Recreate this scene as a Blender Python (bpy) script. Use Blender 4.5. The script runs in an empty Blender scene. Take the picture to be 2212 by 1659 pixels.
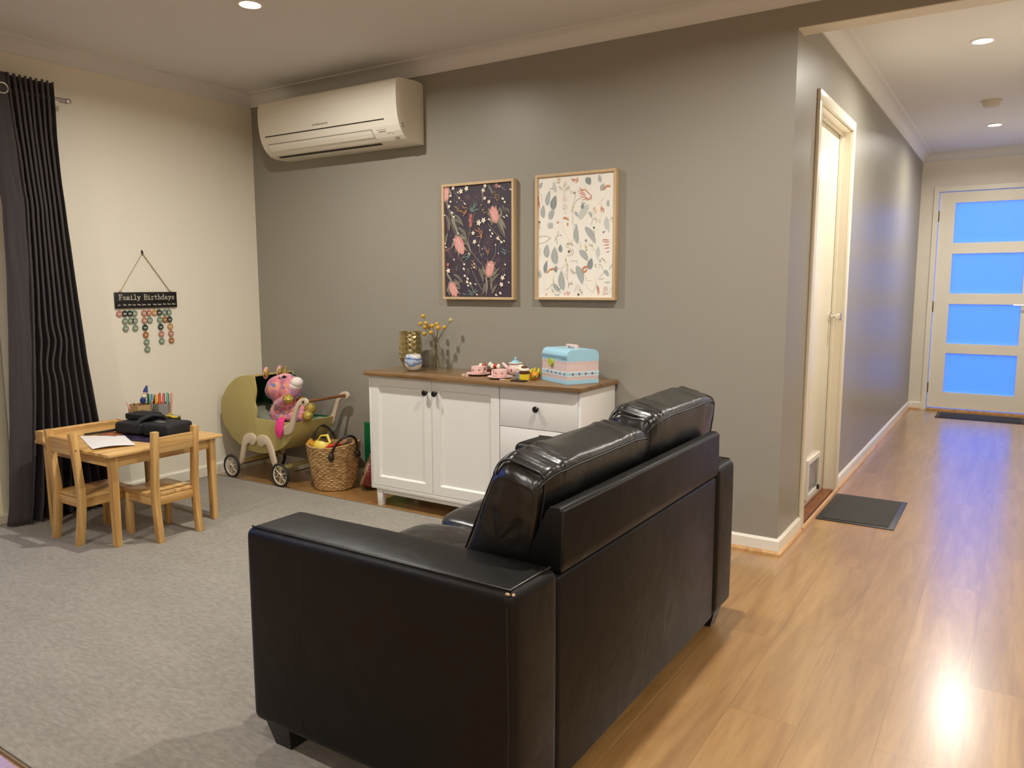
import bpy, bmesh, math, random
from mathutils import Vector, Matrix, noise
random.seed(7)
C = bpy.context.scene.collection
S = bpy.context.scene
PI = math.pi

# ------------------------------------------------------------------ camera
cam = bpy.data.cameras.new('camera'); co = bpy.data.objects.new('camera', cam); C.objects.link(co)
cam.sensor_fit = 'HORIZONTAL'; cam.sensor_width = 36; cam.lens = 1676.63 * 36 / 2212; cam.clip_start = 0.05
_yaw, _pit, _rol = 0.574503, -0.126188, -0.0017745
F = Vector((-math.sin(_yaw) * math.cos(_pit), math.cos(_yaw) * math.cos(_pit), math.sin(_pit)))
R = Vector((math.cos(_yaw), math.sin(_yaw), 0)); U = R.cross(F)
R2 = R * math.cos(_rol) + U * math.sin(_rol); U2 = -R * math.sin(_rol) + U * math.cos(_rol)
m = Matrix((R2, U2, -F)).transposed().to_4x4(); m.translation = (4.28896, -3.49143, 1.20841)
co.matrix_world = m
S.camera = co
# ------------------------------------------------------------------ colour management, sky
S.view_settings.view_transform = 'Standard'; S.view_settings.look = 'None'
S.view_settings.gamma = 1; S.view_settings.use_curve_mapping = False
S.view_settings.exposure = 0.0
w = bpy.data.worlds.new('dusk_sky'); S.world = w; w.use_nodes = True
nt = w.node_tree; bg = nt.nodes['Background']
tc = nt.nodes.new('ShaderNodeTexCoord'); sx = nt.nodes.new('ShaderNodeSeparateXYZ'); cr = nt.nodes.new('ShaderNodeValToRGB')
nt.links.new(tc.outputs['Generated'], sx.inputs[0]); nt.links.new(sx.outputs['Z'], cr.inputs[0]); nt.links.new(cr.outputs[0], bg.inputs[0])
cr.color_ramp.elements[0].position = 0.0; cr.color_ramp.elements[0].color = (0.15, 0.37, 1.75, 1)
cr.color_ramp.elements[1].position = 0.6; cr.color_ramp.elements[1].color = (0.10, 0.375, 1.5, 1)
bg.inputs[1].default_value = 2.3

# ------------------------------------------------------------------ lamps of the room (recessed LED downlights)
WARM = (1.0, 0.965, 0.885)
LAMPS = [(1.386, -1.11, 1.08), (3.38, -1.13, 1.05), (1.386, -3.3, .75), (3.38, -3.3, .55), (5.4, -1.13, 1), (5.4, -3.3, 1), (3.38, -5.2, .6), (5.4, -5.2, .6),
         (4.056, 1.25, .88), (4.055, 3.726, .78)]
LAMP_W = 25.0
CEIL = 2.433
def lamp_light(x, y, k):
    l = bpy.data.lights.new('downlight_beam', 'AREA'); l.shape = 'DISK'; l.size = 0.055; l.energy = LAMP_W * k; l.color = WARM; l.spread = math.radians(165)
    o = bpy.data.objects.new('downlight_beam', l); C.objects.link(o); o.location = (x, y, CEIL - 0.012); return o
for _l in LAMPS: lamp_light(*_l)

# ------------------------------------------------------------------ helpers: materials
def c8(r, g, b):
    f = lambda v: (v / 255 / 12.92) if v / 255 <= .04045 else ((v / 255 + .055) / 1.055) ** 2.4
    return (f(r), f(g), f(b), 1)
MATS = {}
def mat(name, col, rough=.5, metal=0, bump=None, var=None, coat=0, spec=.5, trans=0, sheen=0, stretch=None, ior=1.5):
    """bump=(scale, strength, distance)  var=(scale, second colour, detail)"""
    if name in MATS: return MATS[name]
    m = bpy.data.materials.new(name); m.use_nodes = True; n = m.node_tree.nodes; L = m.node_tree.links
    p = n['Principled BSDF']; p.inputs['Base Color'].default_value = col; p.inputs['Roughness'].default_value = rough
    p.inputs['Metallic'].default_value = metal; p.inputs['Coat Weight'].default_value = coat; p.inputs['Coat Roughness'].default_value = .1
    p.inputs['Specular IOR Level'].default_value = spec; p.inputs['Transmission Weight'].default_value = trans; p.inputs['IOR'].default_value = ior
    p.inputs['Sheen Weight'].default_value = sheen
    if bump or var:
        t = n.new('ShaderNodeTexCoord'); mp = n.new('ShaderNodeMapping'); L.new(t.outputs['Object'], mp.inputs[0])
        if stretch: mp.inputs['Scale'].default_value = stretch
    if bump:
        nz = n.new('ShaderNodeTexNoise'); nz.inputs['Scale'].default_value = bump[0]; nz.inputs['Detail'].default_value = 5
        b = n.new('ShaderNodeBump'); b.inputs['Strength'].default_value = bump[1]; b.inputs['Distance'].default_value = bump[2]
        L.new(mp.outputs[0], nz.inputs['Vector']); L.new(nz.outputs[0], b.inputs['Height']); L.new(b.outputs[0], p.inputs['Normal'])
    if var:
        nv = n.new('ShaderNodeTexNoise'); nv.inputs['Scale'].default_value = var[0]; nv.inputs['Detail'].default_value = var[2] if len(var) > 2 else 3
        rp = n.new('ShaderNodeValToRGB'); rp.color_ramp.elements[0].position = .35; rp.color_ramp.elements[1].position = .65
        rp.color_ramp.elements[0].color = col; rp.color_ramp.elements[1].color = var[1]
        L.new(mp.outputs[0], nv.inputs['Vector']); L.new(nv.outputs[0], rp.inputs[0]); L.new(rp.outputs[0], p.inputs['Base Color'])
    MATS[name] = m; return m
def wood(name, c1, c2, axis=0, rough=.45, scale=6, coat=0):
    """streaky timber, grain along one object axis"""
    if name in MATS: return MATS[name]
    m = bpy.data.materials.new(name); m.use_nodes = True; n = m.node_tree.nodes; L = m.node_tree.links
    p = n['Principled BSDF']; p.inputs['Roughness'].default_value = rough; p.inputs['Coat Weight'].default_value = coat
    t = n.new('ShaderNodeTexCoord'); mp = n.new('ShaderNodeMapping'); L.new(t.outputs['Object'], mp.inputs[0])
    s = [scale * 2.2] * 3; s[axis] = scale * .12; mp.inputs['Scale'].default_value = s
    nz = n.new('ShaderNodeTexNoise'); nz.inputs['Scale'].default_value = 3; nz.inputs['Detail'].default_value = 6; nz.inputs['Distortion'].default_value = .6
    rp = n.new('ShaderNodeValToRGB'); rp.color_ramp.elements[0].position = .38; rp.color_ramp.elements[1].position = .62
    rp.color_ramp.elements[0].color = c1; rp.color_ramp.elements[1].color = c2
    L.new(mp.outputs[0], nz.inputs['Vector']); L.new(nz.outputs[0], rp.inputs[0]); L.new(rp.outputs[0], p.inputs['Base Color'])
    b = n.new('ShaderNodeBump'); b.inputs['Strength'].default_value = .12; b.inputs['Distance'].default_value = .001
    L.new(nz.outputs[0], b.inputs['Height']); L.new(b.outputs[0], p.inputs['Normal'])
    MATS[name] = m; return m
def emit(name, col, st):
    m = bpy.data.materials.new(name); m.use_nodes = True; n = m.node_tree.nodes
    p = n['Principled BSDF']; p.inputs['Base Color'].default_value = (.8, .8, .8, 1)
    p.inputs['Emission Color'].default_value = col; p.inputs['Emission Strength'].default_value = st; return m

# ------------------------------------------------------------------ helpers: shapes
def BM(): return bmesh.new()
def box(bm, x0, x1, y0, y1, z0, z1, mi=0, bev=0, seg=2):
    vs = [bm.verts.new(p) for p in ((x0,y0,z0),(x1,y0,z0),(x1,y1,z0),(x0,y1,z0),(x0,y0,z1),(x1,y0,z1),(x1,y1,z1),(x0,y1,z1))]
    fs = [bm.faces.new([vs[i] for i in f]) for f in ((0,3,2,1),(4,5,6,7),(0,1,5,4),(1,2,6,5),(2,3,7,6),(3,0,4,7))]
    for f in fs: f.material_index = mi
    if bev:
        es = {e for f in fs for e in f.edges}
        bmesh.ops.bevel(bm, geom=list(es), offset=bev, segments=seg, affect='EDGES', profile=.5, clamp_overlap=True, material=mi)
    return bm
def prism(bm, pts, axis, a0, a1, mi=0, bev=0):
    """polygon pts (two other axes, in order) extruded from a0 to a1 along axis"""
    def P(q, a):
        v = [0, 0, 0]; o = [i for i in range(3) if i != axis]; v[o[0]] = q[0]; v[o[1]] = q[1]; v[axis] = a; return v
    A = [bm.verts.new(P(q, a0)) for q in pts]; B = [bm.verts.new(P(q, a1)) for q in pts]; n = len(pts)
    fs = [bm.faces.new(A[::-1]), bm.faces.new(B)] + [bm.faces.new((A[i], A[(i+1) % n], B[(i+1) % n], B[i])) for i in range(n)]
    for f in fs: f.material_index = mi
    bmesh.ops.recalc_face_normals(bm, faces=fs)
    if bev: bmesh.ops.bevel(bm, geom=list({e for f in fs for e in f.edges}), offset=bev, segments=2, affect='EDGES', profile=.5, clamp_overlap=True)
    return bm
def tube(bm, pts, r, n=8, closed=False, mi=0, flat=1.0):
    pts = [Vector(p) for p in pts]; N = len(pts); rr = r if isinstance(r, (list, tuple)) else [r] * N
    rings = []; up = None
    for i, p in enumerate(pts):
        a = pts[(i-1) % N] if (closed or i > 0) else p; b = pts[(i+1) % N] if (closed or i < N-1) else p
        t = (b - a); t = t.normalized() if t.length > 1e-9 else Vector((0,0,1))
        if up is None: up = Vector((0,0,1)) if abs(t.z) < .9 else Vector((1,0,0))
        s = t.cross(up).normalized(); up = s.cross(t).normalized()
        rings.append([bm.verts.new(p + (s * math.cos(2*PI*k/n) + up * math.sin(2*PI*k/n) * flat) * rr[i]) for k in range(n)])
    fs = []
    for i in range(N if closed else N - 1):
        A, B = rings[i], rings[(i+1) % N]
        fs += [bm.faces.new((A[k], A[(k+1) % n], B[(k+1) % n], B[k])) for k in range(n)]
    if not closed: fs += [bm.faces.new(rings[0][::-1]), bm.faces.new(rings[-1])]
    for f in fs: f.material_index = mi
    return bm
def cyl(bm, p0, p1, r0, r1=None, n=24, mi=0): return tube(bm, [p0, p1], [r0, r0 if r1 is None else r1], n, mi=mi)
def lathe(bm, prof, cx=0, cy=0, n=32, mi=0, cap=True, squash=None):
    """prof: [(r, z)]"""
    rings = []
    for r, z in prof:
        rings.append([bm.verts.new((cx + r * math.cos(2*PI*k/n), cy + r * math.sin(2*PI*k/n), z)) for k in range(n)])
    fs = []
    for A, B in zip(rings, rings[1:]): fs += [bm.faces.new((A[k], A[(k+1) % n], B[(k+1) % n], B[k])) for k in range(n)]
    if cap: fs += [bm.faces.new(rings[0][::-1]), bm.faces.new(rings[-1])]
    for f in fs: f.material_index = mi
    return bm
def ell(bm, c, r, rot=None, u=20, v=12, mi=0):
    if not isinstance(r, (tuple, list)): r = (r, r, r)
    M = Matrix.Translation(c) @ (rot.to_4x4() if rot else Matrix.Identity(4)) @ Matrix.Diagonal((*r, 1))
    g = bmesh.ops.create_uvsphere(bm, u_segments=u, v_segments=v, radius=1, matrix=M)
    for f in {f for vv in g['verts'] for f in vv.link_faces}: f.material_index = mi
    return bm
def sgn(v, e): return math.copysign(abs(v) ** e, v)
def soft(bm, corners, e=.45, nu=40, nv=28, wr=0, wf=8.0, seed=0, mi=0, pleat=0):
    """pillow: superellipsoid mapped through 8 corners given as corners[(i,j,k)] for i,j,k in (0,1)"""
    def S3(a, b, c):
        a, b, c = (a+1)/2, (b+1)/2, (c+1)/2; v = Vector((0,0,0))
        for (i, j, k), P in corners.items():
            v += Vector(P) * ((a if i else 1-a) * (b if j else 1-b) * (c if k else 1-c))
        return v
    def at(th, ph, puff=1.0):
        ct = math.cos(ph)
        a = sgn(ct, e) * sgn(math.cos(th), e); b = sgn(math.sin(ph), e); c = sgn(ct, e) * sgn(math.sin(th), e)
        q = S3(a*puff, b*puff, c*puff); return q
    rows = []; mid = S3(0,0,0)
    for j in range(nv + 1):
        ph = -PI/2 + PI * j / nv; row = []
        for i in range(nu):
            th = 2*PI*i/nu; q = at(th, ph)
            if wr:
                d = (q - mid).normalized()
                q = q + d * wr * (noise.noise(Vector((q.x*wf*1.6, q.y*wf*.45, q.z*wf)) + Vector((seed, 0, 0))) + .5*noise.noise(Vector((q.x*wf*3, q.y*wf*2.2, q.z*wf*2)) + Vector((seed, 3, 0))))
            if pleat:
                s_ = math.sin(th); wt = max(0, s_) ** .7 * (1 if abs(ph) < 1.25 else .3)
                q = q + (q - mid).normalized() * pleat * wt * (noise.noise(Vector((q.y * 34 + seed * 5, q.x * 5, 1.3))) + .6 * noise.noise(Vector((q.y * 70, q.x * 9, seed))))
            row.append(bm.verts.new(q))
        rows.append(row)
    for A, B in zip(rows, rows[1:]):
        for i in range(nu):
            f = bm.faces.new((A[i], A[(i+1) % nu], B[(i+1) % nu], B[i])); f.material_index = mi
    bmesh.ops.remove_doubles(bm, verts=bm.verts, dist=1e-5)
    return at

# ------------------------------------------------------------------ helpers: objects
OFF = {}
def link(o, parent=None):
    C.objects.link(o)
    if parent: o.parent = parent
    return o
def thing(name, label, cat, loc=(0,0,0), group=None, rz=0):
    o = bpy.data.objects.new(name, None); C.objects.link(o); o.location = loc; o.rotation_euler = (0,0,rz); o.empty_display_size = .05
    o['label'] = label; o['category'] = cat; OFF[o.name] = Vector(loc)
    if group: o['group'] = group
    return o
def obj(name, bm, mats, parent=None, smooth=40, label=None):
    """link a bmesh (world coordinates, or the thing's own when it stands at the origin) as one object"""
    off = OFF.get(parent.name, Vector((0,0,0))) if parent else Vector((0,0,0))
    if off.length: bmesh.ops.translate(bm, verts=bm.verts, vec=-off)
    bmesh.ops.recalc_face_normals(bm, faces=bm.faces)
    me = bpy.data.meshes.new(name); bm.to_mesh(me); bm.free()
    if not isinstance(mats, (list, tuple)): mats = [mats]
    for mm in mats: me.materials.append(mm)
    if smooth:
        me.shade_smooth(); me.set_sharp_from_angle(angle=math.radians(smooth))
    o = bpy.data.objects.new(name, me); link(o, parent)
    if parent: OFF[o.name] = off
    if label: o['label'] = label
    return o
def tag(o, label, cat, group=None, kind=None):
    o['label'] = label; o['category'] = cat
    if group: o['group'] = group
    if kind: o['kind'] = kind
    return o
def struct(name, bm, mats, parent=None, smooth=0):
    o = obj(name, bm, mats, parent, smooth)
    if not parent: o['kind'] = 'structure'
    return o
def single(name, bm, mats, label, cat, group=None, smooth=40, loc=None):
    """a thing that is one mesh, with its origin moved to loc"""
    if loc: bmesh.ops.translate(bm, verts=bm.verts, vec=-Vector(loc))
    o = obj(name, bm, mats, None, smooth)
    if loc: o.location = loc; OFF[o.name] = Vector(loc)
    return tag(o, label, cat, group)
def copy_tree(o, parent=None):
    c = o.copy(); C.objects.link(c); c.parent = parent
    OFF[c.name] = OFF.get(o.name, Vector((0,0,0)))
    for ch in list(o.children): copy_tree(ch, c)
    return c
def text_bm(bm, txt, size, origin, xdir, zdir, depth=.0006, mi=0, align='CENTER', bold=0):
    cu = bpy.data.curves.new('lettering', 'FONT'); cu.body = txt; cu.size = size; cu.align_x = align; cu.align_y = 'CENTER'; cu.extrude = depth / 2; cu.offset = bold; cu.resolution_u = 3
    o = bpy.data.objects.new('lettering', cu); C.objects.link(o)
    bpy.context.view_layer.update()
    me = bpy.data.meshes.new_from_object(o.evaluated_get(bpy.context.evaluated_depsgraph_get()))
    bpy.data.objects.remove(o); bpy.data.curves.remove(cu)
    xd = Vector(xdir).normalized(); zd = Vector(zdir).normalized(); nd = xd.cross(zd)
    M = Matrix((xd, zd, nd)).transposed().to_4x4(); M.translation = origin
    me.transform(M); n0 = len(bm.faces); bm.from_mesh(me); bm.faces.ensure_lookup_table()
    for f in bm.faces[n0:]: f.material_index = mi
    bpy.data.meshes.remove(me)

# ------------------------------------------------------------------ materials of the room
cream = mat('cream_paint', c8(236, 229, 212), .55, bump=(90, .05, .002))
ceilp = mat('ceiling_paint', c8(226, 224, 222), .75, bump=(60, .05, .002))
greyp = mat('taupe_paint', c8(152, 147, 136), .38, bump=(120, .04, .002), spec=.36)
gloss = mat('cream_gloss', c8(243, 236, 218), .28)
bbgl = mat('skirting_gloss', c8(240, 234, 218), .3)
# laminate floor: planks along y
def floor_mat():
    m = bpy.data.materials.new('oak_laminate'); m.use_nodes = True; n = m.node_tree.nodes; L = m.node_tree.links
    p = n['Principled BSDF']; p.inputs['Roughness'].default_value = .33; p.inputs['Specular IOR Level'].default_value = .6
    p.inputs['Coat Weight'].default_value = 1; p.inputs['Coat Roughness'].default_value = .23; p.inputs['Coat IOR'].default_value = 1.85
    t = n.new('ShaderNodeTexCoord'); mp = n.new('ShaderNodeMapping'); mp.inputs['Rotation'].default_value = (0, 0, PI/2); L.new(t.outputs['Object'], mp.inputs[0])
    br = n.new('ShaderNodeTexBrick'); br.offset = .37; br.inputs['Scale'].default_value = 1; br.inputs['Brick Width'].default_value = 1.38; br.inputs['Row Height'].default_value = .193
    br.inputs['Mortar Size'].default_value = .0008; br.inputs['Mortar Smooth'].default_value = .3; br.inputs['Bias'].default_value = 0
    br.inputs['Color1'].default_value = (.25, .25, .25, 1); br.inputs['Color2'].default_value = (.75, .75, .75, 1); br.inputs['Mortar'].default_value = (.0, .0, .0, 1)
    L.new(mp.outputs[0], br.inputs['Vector'])
    g = n.new('ShaderNodeMapping'); g.inputs['Scale'].default_value = (10, .9, 1); L.new(t.outputs['Object'], g.inputs[0])
    add = n.new('ShaderNodeVectorMath'); add.operation = 'MULTIPLY_ADD'; add.inputs[1].default_value = (9, 9, 9)
    L.new(br.outputs['Color'], add.inputs[0]); L.new(g.outputs[0], add.inputs[2])
    nz = n.new('ShaderNodeTexNoise'); nz.inputs['Scale'].default_value = 1.3; nz.inputs['Detail'].default_value = 7; nz.inputs['Distortion'].default_value = 1.2; nz.inputs['Roughness'].default_value = .6
    L.new(add.outputs[0], nz.inputs['Vector'])
    wv = n.new('ShaderNodeTexNoise'); wv.inputs['Scale'].default_value = 9; wv.inputs['Detail'].default_value = 3
    L.new(add.outputs[0], wv.inputs['Vector'])
    rp = n.new('ShaderNodeValToRGB'); e = rp.color_ramp.elements
    e[0].position = .30; e[0].color = c8(155, 112, 62); e[1].position = .70; e[1].color = c8(189, 146, 90)
    x = e.new(.5); x.color = c8(174, 130, 76)
    L.new(nz.outputs[0], rp.inputs[0])
    mx = n.new('ShaderNodeMix'); mx.data_type = 'RGBA'; mx.blend_type = 'MULTIPLY'; mx.inputs['Factor'].default_value = .35
    rp2 = n.new('ShaderNodeValToRGB'); rp2.color_ramp.elements[0].position = .38; rp2.color_ramp.elements[0].color = (.8, .75, .7, 1); rp2.color_ramp.elements[1].position = .55; rp2.color_ramp.elements[1].color = (1, 1, 1, 1)
    L.new(wv.outputs[0], rp2.inputs[0]); L.new(rp.outputs[0], mx.inputs[6]); L.new(rp2.outputs[0], mx.inputs[7])
    mx2 = n.new('ShaderNodeMix'); mx2.data_type = 'RGBA'; mx2.blend_type = 'MULTIPLY'; mx2.inputs['Factor'].default_value = 1
    rp3 = n.new('ShaderNodeValToRGB'); rp3.color_ramp.elements[0].position = .0; rp3.color_ramp.elements[0].color = (.5, .42, .36, 1); rp3.color_ramp.elements[1].position = .25; rp3.color_ramp.elements[1].color = (.88, .88, .88, 1)
    y = rp3.color_ramp.elements.new(.75); y.color = (1, 1, 1, 1)
    L.new(br.outputs['Color'], rp3.inputs[0]); L.new(mx.outputs[2], mx2.inputs[6]); L.new(rp3.outputs[0], mx2.inputs[7]); L.new(mx2.outputs[2], p.inputs['Base Color'])
    b = n.new('ShaderNodeBump'); b.inputs['Strength'].default_value = .06; b.inputs['Distance'].default_value = .001; L.new(nz.outputs[0], b.inputs['Height']); L.new(b.outputs[0], p.inputs['Normal'])
    return m
FLOOR = floor_mat()

# ------------------------------------------------------------------ room shell
W, L_, T, ZS = 3.451, 4.992, .108, 2.265      # feature wall length, hall length, wall thickness, soffit height
XR = 4.66                                     # hall's right wall
struct('floor', box(BM(), -.02, 7, -6.5, 5.15, -.12, 0), FLOOR)
struct('ceiling', box(BM(), -.12, 7, -6.5, 5.15, CEIL, CEIL + .1), ceilp)
# left wall with the sliding-door opening
DY0, DY1, DZ = -3.75, -1.615, 2.1
b = BM(); box(b, -.12, 0, DY1, T, 0, CEIL); box(b, -.12, 0, DY0, DY1, DZ, CEIL); box(b, -.12, 0, -6.5, DY0, 0, CEIL)
struct('wall_left', b, cream)
# feature wall + header over the hall opening (soffit painted cream)
b = BM(); box(b, 0, W, 0, T, 0, CEIL); box(b, W, XR, 0, T, ZS + .004, CEIL); box(b, XR, 7, 0, T, 0, CEIL)
struct('wall_back', b, greyp)
struct('trim_1', box(BM(), W - .0005, XR, .0005, T - .0005, ZS, ZS + .004), cream)
LY0, LY1, LZ = .446, 1.302, 2.07              # laundry doorway
b = BM(); box(b, W - T, W, T, LY0, 0, CEIL); box(b, W - T, W, LY0, LY1, LZ, CEIL); box(b, W - T, W, LY1, L_, 0, CEIL)
struct('wall_hall_left', b, greyp)
FX0, FX1, FZ = 3.616, 4.436, 2.07             # front door leaf
b = BM(); box(b, W - T, FX0 - .006, L_, L_ + .1, 0, CEIL); box(b, FX0 - .006, FX1 + .006, L_, L_ + .1, FZ + .006, CEIL); box(b, FX1 + .006, XR + .1, L_, L_ + .1, 0, CEIL)
struct('wall_hall_end', b, cream)
struct('wall_hall_right', box(BM(), XR, XR + .1, T, L_, 0, CEIL), cream)
struct('wall_right', box(BM(), 7, 7.1, -6.5, T, 0, CEIL), cream)
struct('wall_front', box(BM(), -.12, 7.1, -6.6, -6.5, 0, CEIL), cream)
# laundry beyond the closed door: only its back is boxed in
# cornices: cove profile (distance from wall, height)
ZC = 2.3625
def cove():
    k = CEIL - ZC; P = [(0, ZC - .002), (.007, ZC - .002), (.007, ZC + .006)]
    for i in range(9):
        a = PI/2 * i / 8; P.append((.007 + (k - .014) * (1 - math.cos(a)), ZC + .006 + (k - .014) * math.sin(a)))
    P += [(k + .006, CEIL - .008), (k + .012, CEIL - .006), (k + .012, CEIL), (0, CEIL)]
    return P
cv = cove()
struct('trim_2', prism(BM(), [(-d, z) for d, z in cv], 0, .0, 7), ceilp, smooth=50)          # along the feature wall (y = -d)
struct('trim_3', prism(BM(), cv, 1, -6.5, -.001), ceilp, smooth=50)                          # along the left wall
struct('trim_4', prism(BM(), [(W + d, z) for d, z in cv], 1, T, L_ - .001), ceilp, smooth=50)
struct('trim_5', prism(BM(), [(L_ - d, z) for d, z in cv], 0, W, XR), ceilp, smooth=50)
struct('trim_6', prism(BM(), [(T + d, z) for d, z in cv], 0, W + .08, XR), ceilp, smooth=50)
# skirtings: board with a chamfered top, and a small timber quad at the floor
sk = [(0, 0), (.013, 0), (.013, .062), (.005, .072), (0, .072)]
quadm = wood('skirting_quad_wood', c8(190, 140, 84), c8(214, 170, 112), 1, .4)
qd = [(.0131, 0), (.026, 0), (.025, .008), (.020, .014), (.0131, .017)]
def skirt(name, axis, base, s, a0, a1, quad=True, q0=None, q1=None, x=False):
    f = lambda P: [((base + s * d), z) for d, z in P]
    struct(name, prism(BM(), f(sk), axis, a0, a1), bbgl)
    return f
skirt('baseboard_left', 1, 0, 1, DY1 + .05, -.001)
skirt('baseboard_back', 0, 0, -1, 0, W + .013)
b = BM(); prism(b, [(W + d, z) for d, z in sk], 1, 0, LY0 - .0405); prism(b, [(W + d, z) for d, z in sk], 1, LY1 + .0405, L_ - .001)
struct('baseboard_hall_left', b, bbgl)
b = BM(); prism(b, [(L_ - d, z) for d, z in sk], 0, W + .0132, FX0 - .05)
struct('baseboard_hall_end', b, bbgl)
b = BM(); prism(b, [(-d, z) for d, z in qd], 0, 1.5, W + .026); struct('trim_7', b, quadm)
b = BM(); prism(b, [(W + d, z) for d, z in qd], 1, -.0131, LY0 - .045); prism(b, [(W + d, z) for d, z in qd], 1, LY0 - .03, LY1 + .03); prism(b, [(W + d, z) for d, z in qd], 1, LY1 + .036, L_ - .02); prism(b, [(L_ - d, z) for d, z in qd], 0, W + .014, FX0 - .05)
struct('trim_8', b, quadm)

# laundry door: jambs, stop, architrave, leaf with knob and cat flap
chrome = mat('chrome', (.75, .74, .72, 1), .18, metal=1)
dark_metal = mat('dark_knob', c8(40, 36, 32), .35, metal=.6)
sillw = mat('brown_threshold', c8(140, 84, 44), .4, var=(14, c8(120, 70, 36)))
b = BM()
for y0, y1 in ((LY0 - .04, LY0 + .012), (LY1 - .012, LY1 + .04)): box(b, W, W + .016, y0, y1, 0, LZ - .0125, bev=.003)
box(b, W, W + .016, LY0 - .04, LY1 + .04, LZ - .012, LZ + .04, bev=.003)
box(b, W - T, W, LY0, LY0 + .018, 0, LZ); box(b, W - T, W, LY1 - .018, LY1, 0, LZ); box(b, W - T, W, LY0 + .018, LY1 - .018, LZ - .018, LZ)
box(b, W - .055, W - .04, LY0 + .018, LY0 + .03, 0, LZ - .018); box(b, W - .055, W - .04, LY1 - .03, LY1 - .018, 0, LZ - .018); box(b, W - .055, W - .04, LY0 + .03, LY1 - .03, LZ - .03, LZ - .018)
struct('trim_9', b, gloss, smooth=30)
struct('trim_10', box(BM(), W - T, W, LY0 + .018, LY1 - .018, 0, .012), sillw)
xl = W - .057
d1 = struct('door_1', box(BM(), xl - .036, xl, LY0 + .02, LY1 - .02, .014, LZ - .02, bev=.002), gloss, smooth=30)
b = BM(); cyl(b, (xl, 1.222, 1.03), (xl + .006, 1.222, 1.03), .028); cyl(b, (xl + .006, 1.222, 1.03), (xl + .03, 1.222, 1.03), .009)
_k = BM(); lathe(_k, [(.010, 0), (.013, .004), (.019, .016), (.024, .032), (.022, .040), (.001, .042)], n=24)
bmesh.ops.transform(_k, matrix=Matrix.Translation((xl + .026, 1.222, 1.03)) @ Matrix.Rotation(PI/2, 4, 'Y'), verts=_k.verts)
_me = bpy.data.meshes.new('t'); _k.to_mesh(_me); b.from_mesh(_me); _k.free()
obj('door_handle', b, chrome, d1)
b = BM()
fy0, fy1, fz0, fz1 = .80, 1.10, .05, .27
for a in ((fy0, fy0 + .025, fz0, fz1), (fy1 - .025, fy1, fz0, fz1), (fy0 + .025, fy1 - .025, fz0, fz0 + .025), (fy0 + .025, fy1 - .025, fz1 - .025, fz1)):
    box(b, xl, xl + .014, a[0], a[1], a[2], a[3])
cf = obj('cat_flap', b, mat('white_plastic', c8(236, 230, 220), .35), d1, label='white framed cat flap low in the door')
obj('flap', box(BM(), xl + .001, xl + .005, fy0 + .027, fy1 - .027, fz0 + .027, fz1 - .027), mat('grey_flap', c8(118, 116, 108), .2, var=(9, c8(150, 148, 138))), cf)
b = BM(); cyl(b, (xl + .013, 1.05, .075), (xl + .024, 1.05, .075), .014); obj('latch', b, dark_metal, cf)

# front door: four frosted panes
frost = bpy.data.materials.new('frosted_glass'); frost.use_nodes = True; n = frost.node_tree.nodes; Lk = frost.node_tree.links
tr = n.new('ShaderNodeBsdfTranslucent'); tr.inputs[0].default_value = (.80, .88, .93, 1)
gl = n.new('ShaderNodeBsdfGlossy'); gl.inputs['Roughness'].default_value = .25
mx = n.new('ShaderNodeMixShader'); mx.inputs[0].default_value = .06
Lk.new(tr.outputs[0], mx.inputs[1]); Lk.new(gl.outputs[0], mx.inputs[2]); Lk.new(mx.outputs[0], n['Material Output'].inputs[0])
b = BM()
panes = [(1.598, 1.969), (1.126, 1.499), (.651, 1.026), (.181, .558)]
px0, px1 = 3.746, 4.325; ya, yb = L_ + .012, L_ + .05
box(b, FX0, px0, ya, yb, .03, FZ); box(b, px1, FX1, ya, yb, .03, FZ)
zz = [.03] + sorted(v for p in panes for v in p) + [FZ]
for z0, z1 in zip(zz[0::2], zz[1::2]): box(b, px0, px1, ya, yb, z0, z1)
d2 = struct('door_2', b, gloss, smooth=30)
for z0, z1 in panes: obj('pane', box(BM(), px0 - .004, px1 + .004, L_ + .028, L_ + .033, z0 - .004, z1 + .004), frost, d2)
b = BM(); cyl(b, (4.383, ya, 1.02), (4.383, ya - .012, 1.02), .026); cyl(b, (4.383, ya - .01, 1.02), (4.383, ya - .05, 1.02), .008); tube(b, [(4.386, ya - .046, 1.02), (4.33, ya - .05, 1.022), (4.268, ya - .046, 1.022)], [.010, .009, .007]); cyl(b, (4.383, ya, .955), (4.383, ya - .01, .955), .018)
obj('door_handle', b, chrome, d2)
for z in (.22, 1.0, 1.85):
    b = BM(); cyl(b, (FX0 - .004, L_ + .006, z - .05), (FX0 - .004, L_ + .006, z + .05), .007, n=10); obj('hinge', b, mat('bronze_hinge', c8(96, 82, 62), .4, metal=.8), d2)
b = BM()
box(b, FX0 - .05, FX0 - .006, L_ - .014, L_, 0, FZ + .05); box(b, FX1 + .006, FX1 + .05, L_ - .014, L_, 0, FZ + .05); box(b, FX0 - .006, FX1 + .006, L_ - .014, L_, FZ + .006, FZ + .05)
struct('trim_11', b, gloss, smooth=30)
b = BM(); box(b, FX0 - .006, FX1 + .006, L_ - .03, L_ + .1, 0, .022, bev=.002); struct('trim_12', b, quadm)

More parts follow.
